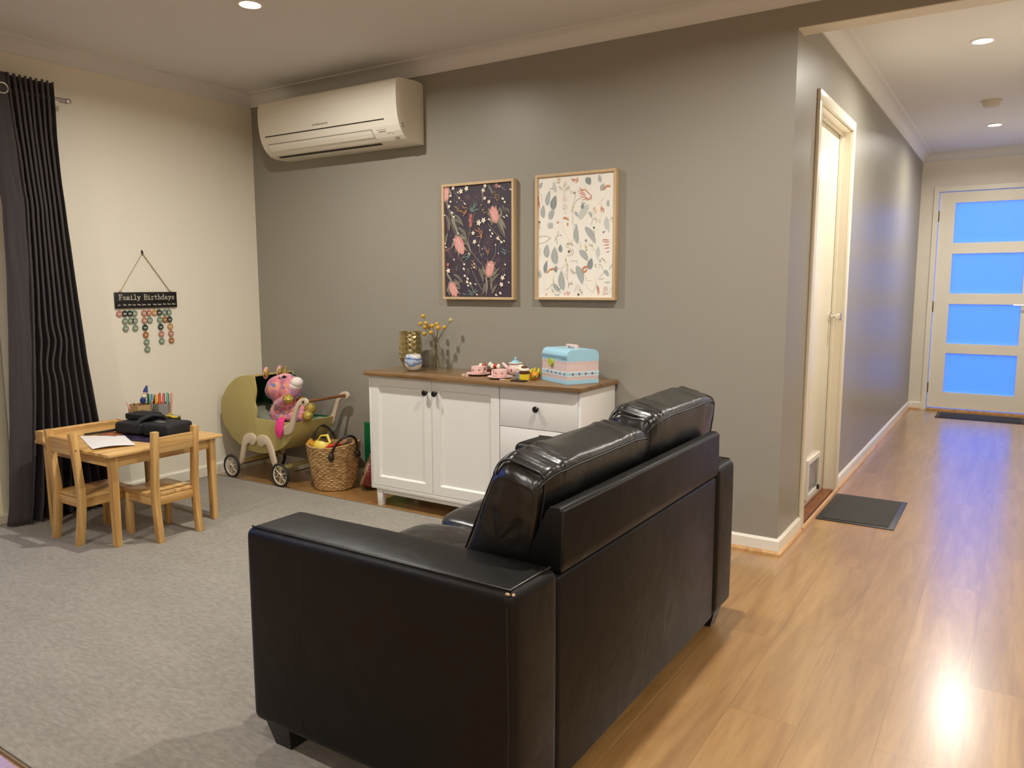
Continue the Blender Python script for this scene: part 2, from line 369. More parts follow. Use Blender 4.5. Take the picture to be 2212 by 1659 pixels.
# sliding glass door in the left wall (mostly behind the curtain)
alu = mat('cream_aluminium', c8(222, 214, 190), .4)
glass = bpy.data.materials.new('clear_glass'); glass.use_nodes = True; n = glass.node_tree.nodes; Lk = glass.node_tree.links
tp = n.new('ShaderNodeBsdfTransparent'); gl = n.new('ShaderNodeBsdfGlossy'); gl.inputs['Roughness'].default_value = .02
lw = n.new('ShaderNodeFresnel'); lw.inputs[0].default_value = 1.45; mx = n.new('ShaderNodeMixShader')
Lk.new(lw.outputs[0], mx.inputs[0]); Lk.new(tp.outputs[0], mx.inputs[1]); Lk.new(gl.outputs[0], mx.inputs[2]); Lk.new(mx.outputs[0], n['Material Output'].inputs[0])
b = BM()
box(b, -.11, 0.006, DY1 - .055, DY1, 0, DZ, bev=.003); box(b, -.11, 0.006, DY0, DY0 + .045, 0, DZ, bev=.003); box(b, -.11, 0.006, DY0 + .045, DY1 - .055, DZ - .045, DZ); box(b, -.11, 0.03, DY0 + .045, DY1 - .055, 0, .05); box(b, .006, .03, DY1 - .055, DY1, 0, .05)
for y0, y1, x0 in ((DY1 - 1.07, DY1 - .055, -.055), (DY0 + .045, DY0 + 1.07, -.095)):
    for q in ((y0, y0 + .04, .05, DZ - .045), (y1 - .04, y1, .05, DZ - .045), (y0 + .04, y1 - .04, .05, .11), (y0 + .04, y1 - .04, DZ - .095, DZ - .045)): box(b, x0, x0 + .03, *q)
w1 = struct('window_1', b, alu, smooth=30)
for y0, y1, x0 in ((DY1 - 1.03, DY1 - .095, -.042), (DY0 + .085, DY0 + 1.03, -.082)):
    obj('pane', box(BM(), x0, x0 + .005, y0, y1, .11, DZ - .095), glass, w1)
# outside: dark ground and palings, added to hide the bright sky behind the glass
dusk = mat('dark_paving', c8(58, 60, 62), .8, var=(4, c8(44, 47, 50)))
struct('trim_13', box(BM(), -6, -.12, -9, 9, -.2, -.1), dusk)
b = BM(); box(b, -2.6, -2.55, -8, 3, -.1, 1.75)
for i in range(28): box(b, -2.55, -2.535, -8 + i * .4, -8 + i * .4 + .36, -.1, 1.78)
single('backdrop', b, mat('dark_backdrop', c8(50, 52, 58), .8), 'dark paling fence added outside the sliding glass door to darken the view', 'backdrop', smooth=0)
struct('trim_14', box(BM(), 2, 7, 5.15, 12, -.2, -.1), dusk)

# ceiling fittings
lens = emit('lamp_lens', (1.0, .93, .80, 1), 9.0)
trimw = mat('downlight_trim', c8(235, 230, 220), .4)
lab = ['recessed round downlight near the sofa side of the feature wall', 'recessed downlight in the living room ceiling above the toy pram end', '']
DL = {0: 'glowing round downlight in the living room ceiling', 8: 'glowing round hall downlight, nearer the living room', 9: 'glowing round hall downlight beyond the smoke alarm'}
for i, (x, y, k) in enumerate(LAMPS):
    t = thing('downlight', DL.get(i, 'round recessed downlight out of view over the living area'), 'ceiling light', (x, y, CEIL), 'recessed downlights')
    b = BM(); lathe(b, [(.046, CEIL - .001), (.046, CEIL - .006), (.058, CEIL - .005), (.060, CEIL), (.046, CEIL)], x, y, 40, cap=False); obj('trim_ring', b, trimw, t)
    b = BM(); lathe(b, [(.045, CEIL - .003), (.045, CEIL - .001)], x, y, 40); obj('lens', b, lens, t)
t = thing('smoke_alarm', 'round white smoke alarm on the hall ceiling between two downlights', 'smoke alarm', (4.06, 2.79, CEIL))
b = BM(); lathe(b, [(.060, CEIL), (.060, CEIL - .012), (.055, CEIL - .016)], 4.06, 2.79, 36); obj('base', b, mat('alarm_white', c8(214, 206, 190), .5), t)
b = BM(); lathe(b, [(.053, CEIL - .016), (.052, CEIL - .030), (.044, CEIL - .042), (.020, CEIL - .047), (.001, CEIL - .048)], 4.06, 2.79, 36); obj('cover', b, MATS['alarm_white'], t)
b = BM(); ell(b, (4.075, 2.765, CEIL - .045), .006, u=10, v=6); obj('test_button', b, trimw, t)

# ------------------------------------------------------------------ air conditioner
acm = mat('ac_white', c8(236, 231, 216), .32)
acg = mat('ac_gap', c8(44, 38, 28), .7); acl = mat('ac_light_line', c8(240, 234, 220), .3); acp = mat('ac_print', c8(128, 120, 104), .6)
AX0, AX1 = .345, 1.449
prof = [(-.002, 1.988), (-.073, 1.988), (-.125, 1.992), (-.150, 2.001), (-.173, 2.017), (-.195, 2.040), (-.212, 2.070), (-.223, 2.103), (-.230, 2.140), (-.235, 2.185), (-.236, 2.230), (-.234, 2.270), (-.229, 2.298),
        (-.220, 2.306), (-.19, 2.311), (-.114, 2.318), (-.045, 2.321), (-.02, 2.318), (-.002, 2.308)]
ac = thing('air_conditioner', 'long white split system air conditioner high on the grey wall in the corner', 'air conditioner', ((AX0+AX1)/2, -.001, 2.15))
b = BM(); prism(b, prof, 0, AX0, AX1, bev=.003)
obj('body', b, acm, ac, smooth=35)
def on_front(z):            # y of the casing front at height z
    P = [p for p in prof[2:13]]
    for (y0, z0), (y1, z1) in zip(P, P[1:]):
        if z0 <= z <= z1: return y0 + (y1 - y0) * (z - z0) / (z1 - z0)
    return P[-1][0]
def strip(bm, x0, x1, z0, z1, lift=.0012, mi=0, nseg=6):
    pts = [(on_front(z0 + (z1 - z0) * i / nseg) - lift, z0 + (z1 - z0) * i / nseg) for i in range(nseg + 1)]
    poly = pts + [(y + .004, z) for y, z in reversed(pts)]
    prism(bm, poly, 0, x0, x1, mi)
b = BM(); strip(b, .392, 1.352, 2.100, 2.106); strip(b, .395, 1.245, 2.0585, 2.0605, nseg=2); strip(b, 1.243, 1.2455, 2.012, 2.060)
obj('panel_gap', b, acg, ac, smooth=0)
b = BM(); strip(b, .40, 1.240, 2.018, 2.057, .002); obj('louvre', b, acm, ac, smooth=60)
b = BM(); strip(b, .40, 1.240, 2.0235, 2.0285, .0045, nseg=2); obj('louvre_edge', b, acl, ac, smooth=0)
b = BM(); prism(b, [(-.122, 1.996), (-.122, 1.9905), (-.141, 1.9955), (-.141, 2.001)], 0, .41, 1.25); obj('air_outlet', b, acg, ac, smooth=0)
yq = on_front(2.128) - .0012
b = BM(); text_bm(b, 'MITSUBISHI ELECTRIC', .0135, (.868, yq, 2.128), (1,0,0), (0,-.05,1)); obj('maker_mark', b, acp, ac, smooth=0)
b = BM(); strip(b, 1.275, 1.35, 2.052, 2.0535, nseg=1); strip(b, 1.29, 1.34, 2.042, 2.046, nseg=1); strip(b, 1.365, 1.372, 2.035, 2.038, nseg=1); strip(b, 1.378, 1.384, 2.028, 2.031, nseg=1); strip(b, 1.345, 1.36, 2.032, 2.034, nseg=1)
obj('display_marks', b, acp, ac, smooth=0)
b = BM(); ell(b, (1.395, on_front(2.012) , 2.012), (.017, .004, .008), u=14, v=8); obj('sensor', b, acp, ac)
b = BM(); cyl(b, (AX1 - .001, -.185, 2.075), (AX1 + .001, -.185, 2.075), .004, n=10); cyl(b, (AX1 - .001, -.180, 2.062), (AX1 + .001, -.180, 2.062), .004, n=10); obj('screw_cover', b, acg, ac)

# ------------------------------------------------------------------ framed prints
fw = wood('pale_frame_wood', c8(196, 168, 128), c8(204, 176, 136), 2, .6)
def picture(x0, x1, z0, z1, label, paper, build):
    cx, cz = (x0 + x1) / 2, (z0 + z1) / 2; D = .034; k = .0135
    t = thing('framed_print', label, 'picture', (cx, 0, z0), 'botanical prints over the sideboard')
    for nm, a in (('frame_rail', (x0, x1, z0, z0 + k)), ('frame_rail', (x0, x1, z1 - k, z1)), ('frame_stile', (x0, x0 + k, z0 + k, z1 - k)), ('frame_stile', (x1 - k, x1, z0 + k, z1 - k))):
        obj(nm, box(BM(), a[0], a[1], -D, -.001, a[2], a[3], bev=.001), fw, t, smooth=30)
    bm = BM(); box(bm, x0 + k, x1 - k, -.024, -.002, z0 + k, z1 - k)
    build(bm, cx, cz, (x1 - x0) / 2 - k - .0005, (z1 - z0) / 2 - k - .0005)
    return obj('print', bm, paper, t, smooth=0)
class Art:
    """flat printed shapes on the sheet; layers sit a fraction of a millimetre apart"""
    def __init__(s, bm, cx, cz, hw, hh): s.bm, s.cx, s.cz, s.hw, s.hh, s.l = bm, cx, cz, hw, hh, 0
    def poly(s, pts, mi):
        s.l += 1; y = -.02405 - .000004 * s.l
        q = [(max(-s.hw, min(s.hw, a)), max(-s.hh, min(s.hh, b))) for a, b in pts]
        vs = [s.bm.verts.new((s.cx + a, y, s.cz + b)) for a, b in q]
        try: f = s.bm.faces.new(vs); f.material_index = mi
        except ValueError: pass
    def stroke(s, P, w, mi):
        for (a, b), (c, d) in zip(P, P[1:]):
            L = math.hypot(c - a, d - b) or 1; nx, ny = -(d - b) / L * w / 2, (c - a) / L * w / 2
            s.poly([(a + nx, b + ny), (a - nx, b - ny), (c - nx, d - ny), (c + nx, d + ny)], mi)
    def leaf(s, a, b, c, d, w, mi, vein=None, bend=.15):
        L = math.hypot(c - a, d - b) or 1; ux, uy = (c - a) / L, (d - b) / L; nx, ny = -uy, ux; A, B = [], []
        for i in range(13):
            t = i / 12; h = w / 2 * math.sin(PI * t ** .8) ** .8; m = bend * L * math.sin(PI * t) * .5
            x, y = a + ux * L * t + nx * m, b + uy * L * t + ny * m
            A.append((x + nx * h, y + ny * h)); B.append((x - nx * h, y - ny * h))
        s.poly(A + B[::-1][1:-1], mi)
        if vein is not None: s.stroke([((A[i][0] + B[i][0]) / 2, (A[i][1] + B[i][1]) / 2) for i in range(1, 12, 2)], .0012, vein)
    def dot(s, x, y, r, mi, n=10): s.poly([(x + r * math.cos(2*PI*i/n), y + r * math.sin(2*PI*i/n)) for i in range(n)], mi)
    def star(s, x, y, r, mi, cen, n=5):
        a0 = random.random() * 6
        for k in range(n):
            a = a0 + 2*PI*k/n; s.leaf(x, y, x + r * math.cos(a), y + r * math.sin(a), r * .55, mi, bend=0)
        s.dot(x, y, r * .16, cen, 7)

# shapes of the two prints: metres from each print's centre
PROTEA=[(0.122,0.103,0.095,0.182),(-0.14,0.022,-0.095,-0.069),(0.071,-0.181,0.093,-0.103),(-0.182,-0.226,-0.144,-0.298),(-0.204,0.29,-0.222,0.22)]
LEAF1=[(0.125,0.117,0.178,0.022,0.012,0),(0.131,0.127,0.185,0.055,0.012,0),(0.082,0.119,0.094,0.079,0.01,1),(0.064,0.155,0.106,0.089,0.014,1),(0.143,0.175,0.155,0.115,0.012,1),(-0.177,0.127,-0.087,0.081,0.012,1),(-0.157,0.151,-0.094,0.087,0.01,1),(-0.189,0.182,-0.133,0.022,0.01,0),(-0.177,0.127,-0.126,0.032,0.014,0),(-0.213,0.153,-0.191,0.059,0.014,1),(-0.132,0.079,-0.069,0.02,0.014,1),(-0.12,0.046,-0.057,-0.032,0.016,1),(-0.159,0.018,-0.141,-0.06,0.014,1),(-0.215,-0.012,-0.198,0.055,0.012,1),(0.043,-0.181,0.037,-0.125,0.014,1),(0.092,-0.192,0.142,-0.147,0.014,1),(0.055,-0.185,0.055,-0.292,0.01,0),(0.086,-0.187,0.086,-0.262,0.01,0),(0.006,-0.149,0.036,-0.222,0.014,1),(0.043,-0.222,0.03,-0.288,0.014,1),(0.092,-0.282,0.129,-0.232,0.014,1),(0.08,-0.232,0.148,-0.171,0.012,1),(-0.168,-0.173,-0.097,-0.226,0.012,1),(-0.162,-0.2,-0.117,-0.262,0.012,1),(-0.215,-0.167,-0.169,-0.23,0.01,0),(-0.206,-0.252,-0.193,-0.294,0.012,1),(0.006,-0.139,0.03,-0.206,0.01,1),(0.028,0.276,0.033,0.2,0.01,1),(0.071,0.288,0.101,0.236,0.01,1),(-0.218,0.24,-0.199,0.173,0.012,1),(-0.069,-0.006,-0.044,-0.062,0.008,0)]
STEM1=[[(-0.196,0.194),(-0.184,0.111),(-0.146,0.038)],[(-0.049,0.075),(-0.062,0.014),(-0.05,-0.046),(0.006,-0.105),(0.031,-0.125)],[(0.122,0.097),(0.154,0.042),(0.184,0.012)],[(0.055,-0.191),(0.055,-0.292)],[(-0.039,-0.155),(0.005,-0.232),(0.024,-0.256)],[(-0.156,0.278),(-0.124,0.23),(-0.086,0.212)],[(-0.017,0.163),(-0.03,0.119),(-0.049,0.075)],[(0.118,-0.026),(0.118,-0.067),(0.093,-0.105)],[(-0.044,-0.062),(-0.083,-0.067),(-0.115,-0.097)],[(0.032,0.061),(0.013,-0.008),(0.013,-0.058),(0.031,-0.089)],[(0.144,0.286),(0.161,0.272),(0.182,0.258)],[(0.07,0.089),(0.106,0.048),(0.154,0.012)],[(-0.109,-0.101),(-0.083,-0.123)]]
STAR1=[(-0.107,0.27,0.016),(-0.069,0.282,0.016),(0.041,0.266,0.013),(0.053,0.288,0.012),(0.051,0.224,0.011),(0.078,0.204,0.012),(0.011,0.097,0.017),(0.042,0.109,0.017),(-0.018,-0.002,0.014),(-0.027,0.044,0.013),(-0.198,-0.155,0.016),(0.163,-0.196,0.015),(0.156,-0.232,0.014),(-0.159,0.29,0.012),(0.133,0.012,0.011),(-0.189,0.194,0.011)]
DOT1=[(-0.179,0.252,0.008),(-0.179,0.22,0.007),(-0.17,0.161,0.007),(-0.157,0.137,0.007),(0.164,0.216,0.008),(0.082,0.056,0.006),(0.097,0.038,0.007),(0.154,-0.008,0.008),(0.176,0.198,0.007),(-0.09,-0.121,0.007),(-0.093,-0.145,0.008),(-0.087,-0.183,0.008),(-0.068,-0.198,0.008),(-0.071,-0.216,0.009),(-0.049,-0.224,0.008),(-0.065,-0.236,0.007),(0.118,-0.022,0.005),(-0.086,0.206,0.004),(0.147,-0.276,0.008),(0.032,-0.042,0.004),(0.136,-0.067,0.004),(-0.134,0.216,0.003),(0.088,0.024,0.006),(0.12,-0.286,0.007),(0.172,-0.004,0.006)]
YEL1=[(0.11,0.248),(0.122,0.234),(0.119,0.22),(0.131,0.208),(0.027,0.186),(0.039,0.161),(0.048,0.145),(-0.032,-0.109),(-0.035,-0.129),(-0.026,-0.139),(-0.039,-0.147),(-0.131,0.177),(-0.128,0.165),(-0.144,0.185),(-0.112,0.163)]
RED1=[(-0.042,0.135,0.014),(-0.046,0.113,0.016),(-0.043,0.089,0.014),(0.126,0.284,0.014),(-0.201,-0.121,0.01)]
ORG1=[[(-0.018,0.063),(0.014,0.048),(0.026,0.026)],[(-0.005,0.022),(0.02,0.026),(0.032,0.016)],[(0.008,0.073),(0.026,0.046)],[(0.032,0.061),(0.032,0.042),(0.026,0.016)],[(-0.102,0.194),(-0.086,0.179),(-0.067,0.181)],[(-0.105,0.163),(-0.086,0.153),(-0.073,0.167)],[(-0.093,0.137),(-0.074,0.157),(-0.067,0.173)],[(0.063,-0.05),(0.072,-0.066),(0.065,-0.075)],[(0.075,-0.046),(0.069,-0.066)]]
TEAL1=[(-0.029,0.165,0.009,0.202),(-0.026,0.161,-0.048,0.192),(-0.029,0.169,-0.004,0.216),(-0.029,0.159,0.018,0.169),(-0.026,0.157,-0.051,0.175),(0.187,-0.058,0.154,-0.038),(0.187,-0.068,0.148,-0.054),(0.184,-0.062,0.172,-0.077),(-0.03,-0.282,-0.065,-0.256),(-0.027,-0.278,-0.033,-0.246),(-0.024,-0.282,0.005,-0.262),(-0.03,-0.288,-0.062,-0.278),(-0.044,-0.065,-0.109,-0.087),(-0.044,-0.065,-0.089,-0.103),(-0.104,-0.282,-0.079,-0.288),(-0.027,-0.278,-0.011,-0.252)]
UMB1=[(0.063,-0.01,0.03),(-0.196,-0.054,0.026),(0.13,-0.101,0.024),(-0.128,-0.087,0.02),(0.092,-0.216,0.02),(-0.004,0.232,0.024),(-0.066,0.232,0.02),(0.166,-0.151,0.022)]
LEAF2=[(-0.16,0.159,-0.144,0.234,0.018,1),(-0.126,0.135,-0.11,0.208,0.024,0),(-0.182,0.099,-0.182,0.165,0.018,1),(0.06,0.282,0.084,0.246,0.02,0),(0.14,0.254,0.132,0.292,0.012,1),(0.143,0.214,0.158,0.248,0.014,1),(-0.143,0.089,-0.121,0.143,0.02,1),(-0.002,0.123,0.017,0.095,0.01,1),(0.016,-0.036,0.01,0.062,0.018,1),(0.025,0.081,0.077,0.155,0.022,2),(0.041,0.131,0.046,0.161,0.012,0),(0.078,0.119,0.094,0.087,0.01,1),(0.057,0.046,0.116,-0.038,0.02,1),(-0.159,-0.101,-0.159,-0.032,0.022,1),(-0.108,-0.135,-0.114,-0.046,0.026,1),(-0.078,-0.075,-0.081,-0.036,0.014,0),(0.027,-0.066,0.075,-0.121,0.02,1),(0.086,-0.163,0.096,-0.107,0.02,0),(0.012,-0.143,0.045,-0.236,0.024,1),(-0.063,-0.266,-0.075,-0.165,0.024,1),(-0.17,-0.179,-0.159,-0.115,0.014,0),(-0.124,-0.232,-0.091,-0.274,0.016,1),(0.132,-0.103,0.132,-0.052,0.014,2),(0.183,0.137,0.182,0.171,0.01,1),(0.182,0.028,0.173,0.091,0.018,2),(0.164,-0.167,0.19,-0.196,0.012,1),(-0.198,-0.202,-0.204,-0.163,0.012,1),(-0.108,-0.175,-0.103,-0.141,0.012,0),(-0.205,0.248,-0.188,0.278,0.01,1),(-0.11,0.222,-0.122,0.278,0.012,2),(-0.094,0.25,-0.072,0.23,0.006,3),(-0.056,0.228,-0.029,0.25,0.006,3),(-0.064,0.238,-0.051,0.274,0.006,3),(-0.154,0.05,-0.126,0.073,0.02,2)]
FAN2=[(0.061,0.198,0.016,0.212),(0.066,0.188,0.022,0.196),(0.074,0.185,0.038,0.176),(0.082,0.182,0.061,0.171),(0.09,0.196,0.087,0.171),(0.056,0.206,0.013,0.226),(0.045,0.216,0.024,0.24),(0.087,0.196,0.05,0.234),(0.092,0.2,0.079,0.173),(0.19,-0.022,0.152,-0.018),(0.19,-0.032,0.152,-0.028),(0.19,-0.044,0.157,-0.046),(0.191,-0.058,0.163,-0.062),(0.191,-0.077,0.173,-0.081),(0.114,0.139,0.096,0.127),(0.116,0.131,0.101,0.117),(0.119,0.121,0.109,0.103),(0.147,0.143,0.137,0.111),(0.15,0.137,0.147,0.107),(0.155,0.133,0.16,0.105),(-0.024,0.286,-0.008,0.266),(-0.008,0.286,-0.003,0.264),(0.013,0.288,0.008,0.268),(-0.019,0.276,0.018,0.276),(-0.058,-0.274,-0.052,-0.292),(-0.041,-0.268,-0.041,-0.294),(-0.028,-0.27,-0.033,-0.294),(-0.158,-0.28,-0.169,-0.294),(0.124,-0.236,0.135,-0.292),(0.132,-0.242,0.14,-0.288),(-0.21,0.214,-0.213,0.149),(-0.207,0.185,-0.205,0.143),(0.002,0.26,0.023,0.278),(0.024,0.228,0.066,0.22)]
CREST2=[[(-0.158,-0.179),(-0.147,-0.165),(-0.13,-0.157),(-0.114,-0.159)],[(0.044,-0.171),(0.049,-0.155),(0.065,-0.147),(0.076,-0.155)],[(-0.066,0.093),(-0.05,0.095),(-0.036,0.083)],[(0.156,0.218),(0.168,0.234),(0.191,0.234)],[(-0.101,0.077),(-0.093,0.071)],[(-0.041,0.069),(-0.039,0.055)],[(0.047,-0.175),(0.06,-0.173),(0.07,-0.163)]]
LINE2=[[(-0.21,0.006),(-0.17,0.01),(-0.137,-0.002),(-0.176,-0.024),(-0.21,-0.03)],[(0.089,0.054),(0.099,0.081),(0.114,0.085),(0.12,0.062)],[(0.12,0.081),(0.135,0.075),(0.14,0.061)],[(-0.049,-0.042),(-0.038,-0.028),(-0.038,-0.052)],[(-0.032,-0.072),(-0.011,-0.062),(-0.005,-0.077),(-0.032,-0.099)],[(-0.062,0.232),(-0.061,0.21)],[(-0.055,0.131),(-0.055,0.111)],[(-0.024,0.212),(-0.008,0.216),(0.003,0.202),(-0.012,0.147)],[(0.035,0.185),(0.014,0.182),(-0.012,0.147),(-0.012,0.063)],[(-0.109,0.006),(-0.098,-0.036)],[(-0.093,0.034),(-0.098,0.006),(-0.115,-0.018)],[(-0.125,-0.202),(-0.107,-0.26)],[(0.013,-0.242),(0.002,-0.274)],[(0.018,-0.236),(0.051,-0.284)],[(0.134,-0.21),(0.149,-0.191),(0.169,-0.173)],[(0.139,-0.214),(0.165,-0.204)],[(-0.031,-0.222),(-0.031,-0.256)],[(-0.015,-0.222),(-0.036,-0.246)],[(-0.021,-0.119),(0.017,-0.119),(0.012,-0.133)],[(0.064,-0.028),(0.058,-0.042),(0.064,-0.074)],[(-0.048,-0.113),(-0.037,-0.171),(-0.042,-0.212)],[(0.105,0.03),(0.11,0.012),(0.1,0.004)],[(0.06,-0.19),(0.071,-0.218),(0.097,-0.218)],[(-0.204,0.077),(-0.204,0.052),(-0.193,0.05)],[(-0.198,-0.052),(-0.201,-0.091)],[(0.172,0.024),(0.156,0.016)]]
DOT2=[(-0.148,0.065,0.003,0),(-0.14,0.057,0.003,0),(-0.132,0.063,0.003,0),(-0.145,0.05,0.003,0),(-0.129,0.052,0.003,0),(-0.204,0.081,0.005,1),(0.107,0.04,0.005,1),(-0.032,-0.072,0.006,1),(0.024,-0.286,0.006,1),(-0.093,0.01,0.003,0),(-0.079,0.01,0.003,0),(-0.099,-0.25,0.004,0),(-0.091,-0.258,0.004,0),(-0.031,-0.232,0.004,2),(-0.014,-0.232,0.004,2),(0.153,-0.111,0.004,2),(0.163,-0.117,0.004,2),(0.171,-0.127,0.003,2),(0.143,-0.121,0.004,2),(0.064,-0.05,0.005,3),(0.069,-0.065,0.004,3),(-0.051,-0.111,0.005,3),(-0.042,-0.137,0.005,3),(-0.012,0.143,0.005,3),(-0.018,0.129,0.004,3),(0.117,-0.139,0.003,0),(0.12,-0.149,0.003,0),(-0.002,0.212,0.005,0),(0.159,0.016,0.004,1),(0.063,-0.02,0.006,0),(-0.089,0.286,0.005,3),(-0.097,0.284,0.004,3)]
BRUSH2=[(-0.06,0.206,-0.055,0.135),(0.176,-0.246,0.171,-0.288)]
CREAM2=[(-0.06,0.089,-0.016,-0.03,0.05),(-0.136,-0.165,-0.169,-0.266,0.05),(0.07,-0.171,0.103,-0.274,0.06),(0.097,0.186,0.135,0.057,0.045)]

def flat(name, r, g, b_): return mat(name, c8(r, g, b_), .6)
pm1 = [flat('print_plum', 62, 52, 66), flat('ink_sage', 134, 128, 112), flat('ink_sage_dark', 104, 100, 92), flat('ink_vein', 176, 168, 148), flat('ink_protea', 214, 142, 140), flat('ink_protea_light', 242, 204, 196),
       flat('ink_white', 238, 228, 208), flat('ink_gold', 196, 160, 84), flat('ink_rust', 178, 98, 76), flat('ink_orange', 206, 140, 98), flat('ink_teal', 112, 140, 132), flat('ink_brown', 124, 96, 96)]
def art1(bm, cx, cz, hw, hh):
    A = Art(bm, cx, cz, hw, hh)
    for x, y, r in UMB1:
        for k in range(9):
            a = 2*PI*k/9 + x; e = (x + r * math.cos(a), y + r * math.sin(a)); A.stroke([(x, y), e], .0012, 11); A.dot(*e, .0018, 11, 6)
    for i in range(46):                                            # small background foliage, seeds and umbels
        x, y, a = random.uniform(-hw, hw), random.uniform(-hh, hh), random.uniform(0, 6.28); L = random.uniform(.02, .05)
        if i % 3: A.leaf(x, y, x + L*math.cos(a), y + L*math.sin(a), L * .28, 2 if i % 2 else 11, bend=.2)
        else:
            for k in range(7): e = (x + .016*math.cos(a + k*.5), y + .016*math.sin(a + k*.5)); A.stroke([(x, y), e], .0009, 11); A.dot(*e, .0016, 11 if i % 2 else 3, 6)
    for i in range(22):
        x, y, a = random.uniform(-hw, hw), random.uniform(-hh, hh), random.uniform(0, 6.28); A.stroke([(x, y), (x + .03*math.cos(a), y + .03*math.sin(a)), (x + .055*math.cos(a + .4), y + .055*math.sin(a + .4))], .0012, 1)
    for P in STEM1: A.stroke(P, .0035, 1)
    for a, b, c, d, w, k in LEAF1: A.leaf(a, b, c, d, w * 1.5, (1, 2)[k], 3, bend=.18 if k else .08)
    for a, b, c, d in TEAL1: A.leaf(a, b, c, d, .006, 10)
    for a, b, c, d in PROTEA:
        L = math.hypot(c-a, d-b); ux, uy = (c-a)/L, (d-b)/L; nx, ny = -uy, ux
        for s_ in (-1, 1):
            for o, q in ((.35, .62), (.7, .5), (1.0, .36)): A.leaf(a - ux*.016, b - uy*.016, a + ux*L*o + s_*nx*L*q, b + uy*L*o + s_*ny*L*q, .017, 2 if o == .7 else 1, 3, bend=-.12*s_)
        A.leaf(a - ux*.01, b - uy*.01, c, d, L * .62, 4, bend=0)
        for k in range(-4, 5):
            t = 1.02 - .035 * abs(k); o = k * .0062
            A.leaf(a + nx*o*.45, b + ny*o*.45, a + ux*L*t + nx*o*1.05, b + uy*L*t + ny*o*1.05, .0075, 5 if k % 2 else 4, bend=0)
        for k in (-3, -1, 1, 3): A.stroke([(a + nx*k*.004, b + ny*k*.004), (a + ux*L*.85 + nx*k*.006, b + uy*L*.85 + ny*k*.006)], .0016, 8)
    for x, y, r in RED1:
        for k in range(16):
            a = 2*PI*k/16; A.stroke([(x, y), (x + r*.9*math.cos(a), y + r*math.sin(a))], .0018, 8 if k % 2 else 4)
    for P in ORG1: A.stroke(P, .0034, 9)
    for x, y in YEL1:
        for dx, dy in ((0, 0), (.006, .004), (-.004, .006)): A.dot(x + dx, y + dy, .0028, 7, 7)
    for x, y, r in DOT1: A.dot(x, y, r * .8, 6); A.dot(x + r*.7, y - r*.5, r * .5, 6, 8)
    for x, y, r in STAR1: A.star(x, y, r, 6, 7)
    for i in range(120): A.dot(random.uniform(-hw, hw), random.uniform(-hh, hh), .0014, 11 if i % 3 else 6, 5)
    for i in range(26):
        x, y = random.uniform(-hw, hw), random.uniform(-hh, hh); A.dot(x, y, .0042, 6, 8); A.dot(x + .005, y - .004, .0032, 6, 7)
pm2 = [flat('print_cream', 240, 236, 226), flat('ink_grey_dark', 140, 146, 146), flat('ink_grey', 172, 177, 174), flat('ink_grey_light', 202, 205, 198), flat('ink_beige', 206, 194, 168), flat('ink_line', 168, 158, 140),
       flat('ink_red', 196, 84, 54), flat('ink_salmon', 218, 148, 124), flat('ink_black', 84, 82, 80), flat('ink_mauve', 190, 160, 156), flat('ink_yellow', 214, 192, 130), flat('ink_cream', 243, 237, 222)]
def art2(bm, cx, cz, hw, hh):
    A = Art(bm, cx, cz, hw, hh)
    for i in range(40):                                            # faint small sprigs between the leaves
        x, y, a = random.uniform(-hw, hw), random.uniform(-hh, hh), random.uniform(0, 6.28); L = random.uniform(.018, .045)
        if i % 2: A.leaf(x, y, x + L*math.cos(a), y + L*math.sin(a), L * .34, 3 if i % 4 == 1 else 4, 2, bend=.15)
        else:
            A.stroke([(x, y), (x + L*math.cos(a), y + L*math.sin(a)), (x + 1.7*L*math.cos(a + .5), y + 1.7*L*math.sin(a + .5))], .001, 5)
            for k in range(3): A.dot(x + L*(.6 + .4*k)*math.cos(a + .2*k) + .003, y + L*(.6 + .4*k)*math.sin(a + .2*k), .0022, (9, 7, 4)[k], 7)
    for a, b, c, d, w, k in LEAF2: A.leaf(a, b, c, d, w * 1.55, (1, 2, 3, 4)[k], (2, 3, 2, 3)[k], bend=.12)
    for a, b, c, d, w in CREAM2: A.leaf(a, b, c, d, w, 11, bend=.1)
    for P in LINE2: A.stroke(P, .0015, 5)
    for a, b, c, d in FAN2: A.leaf(a, b, c, d, .004, 7, bend=.05); A.stroke([(a, b), ((a+c)/2, (b+d)/2)], .0018, 6)
    for P in CREST2: A.stroke(P, .008, 6); A.stroke(P, .003, 10)
    for x, y, r, k in DOT2: A.dot(x, y, r, (1, 8, 9, 10)[k], 8)
    for a, b, c, d in BRUSH2:
        for k in range(60):
            t = random.random(); o = random.uniform(-.012, .012); A.dot(a + (c-a)*t + o, b + (d-b)*t, .0014, 9 if k % 2 else 7, 5)
picture(1.590, 2.062, 1.133, 1.758, 'framed print of pink proteas and white blossoms on dark plum ground', pm1, art1)
picture(2.192, 2.645, 1.136, 1.763, 'framed print of grey gum leaves and red crested birds on cream ground', pm2, art2)

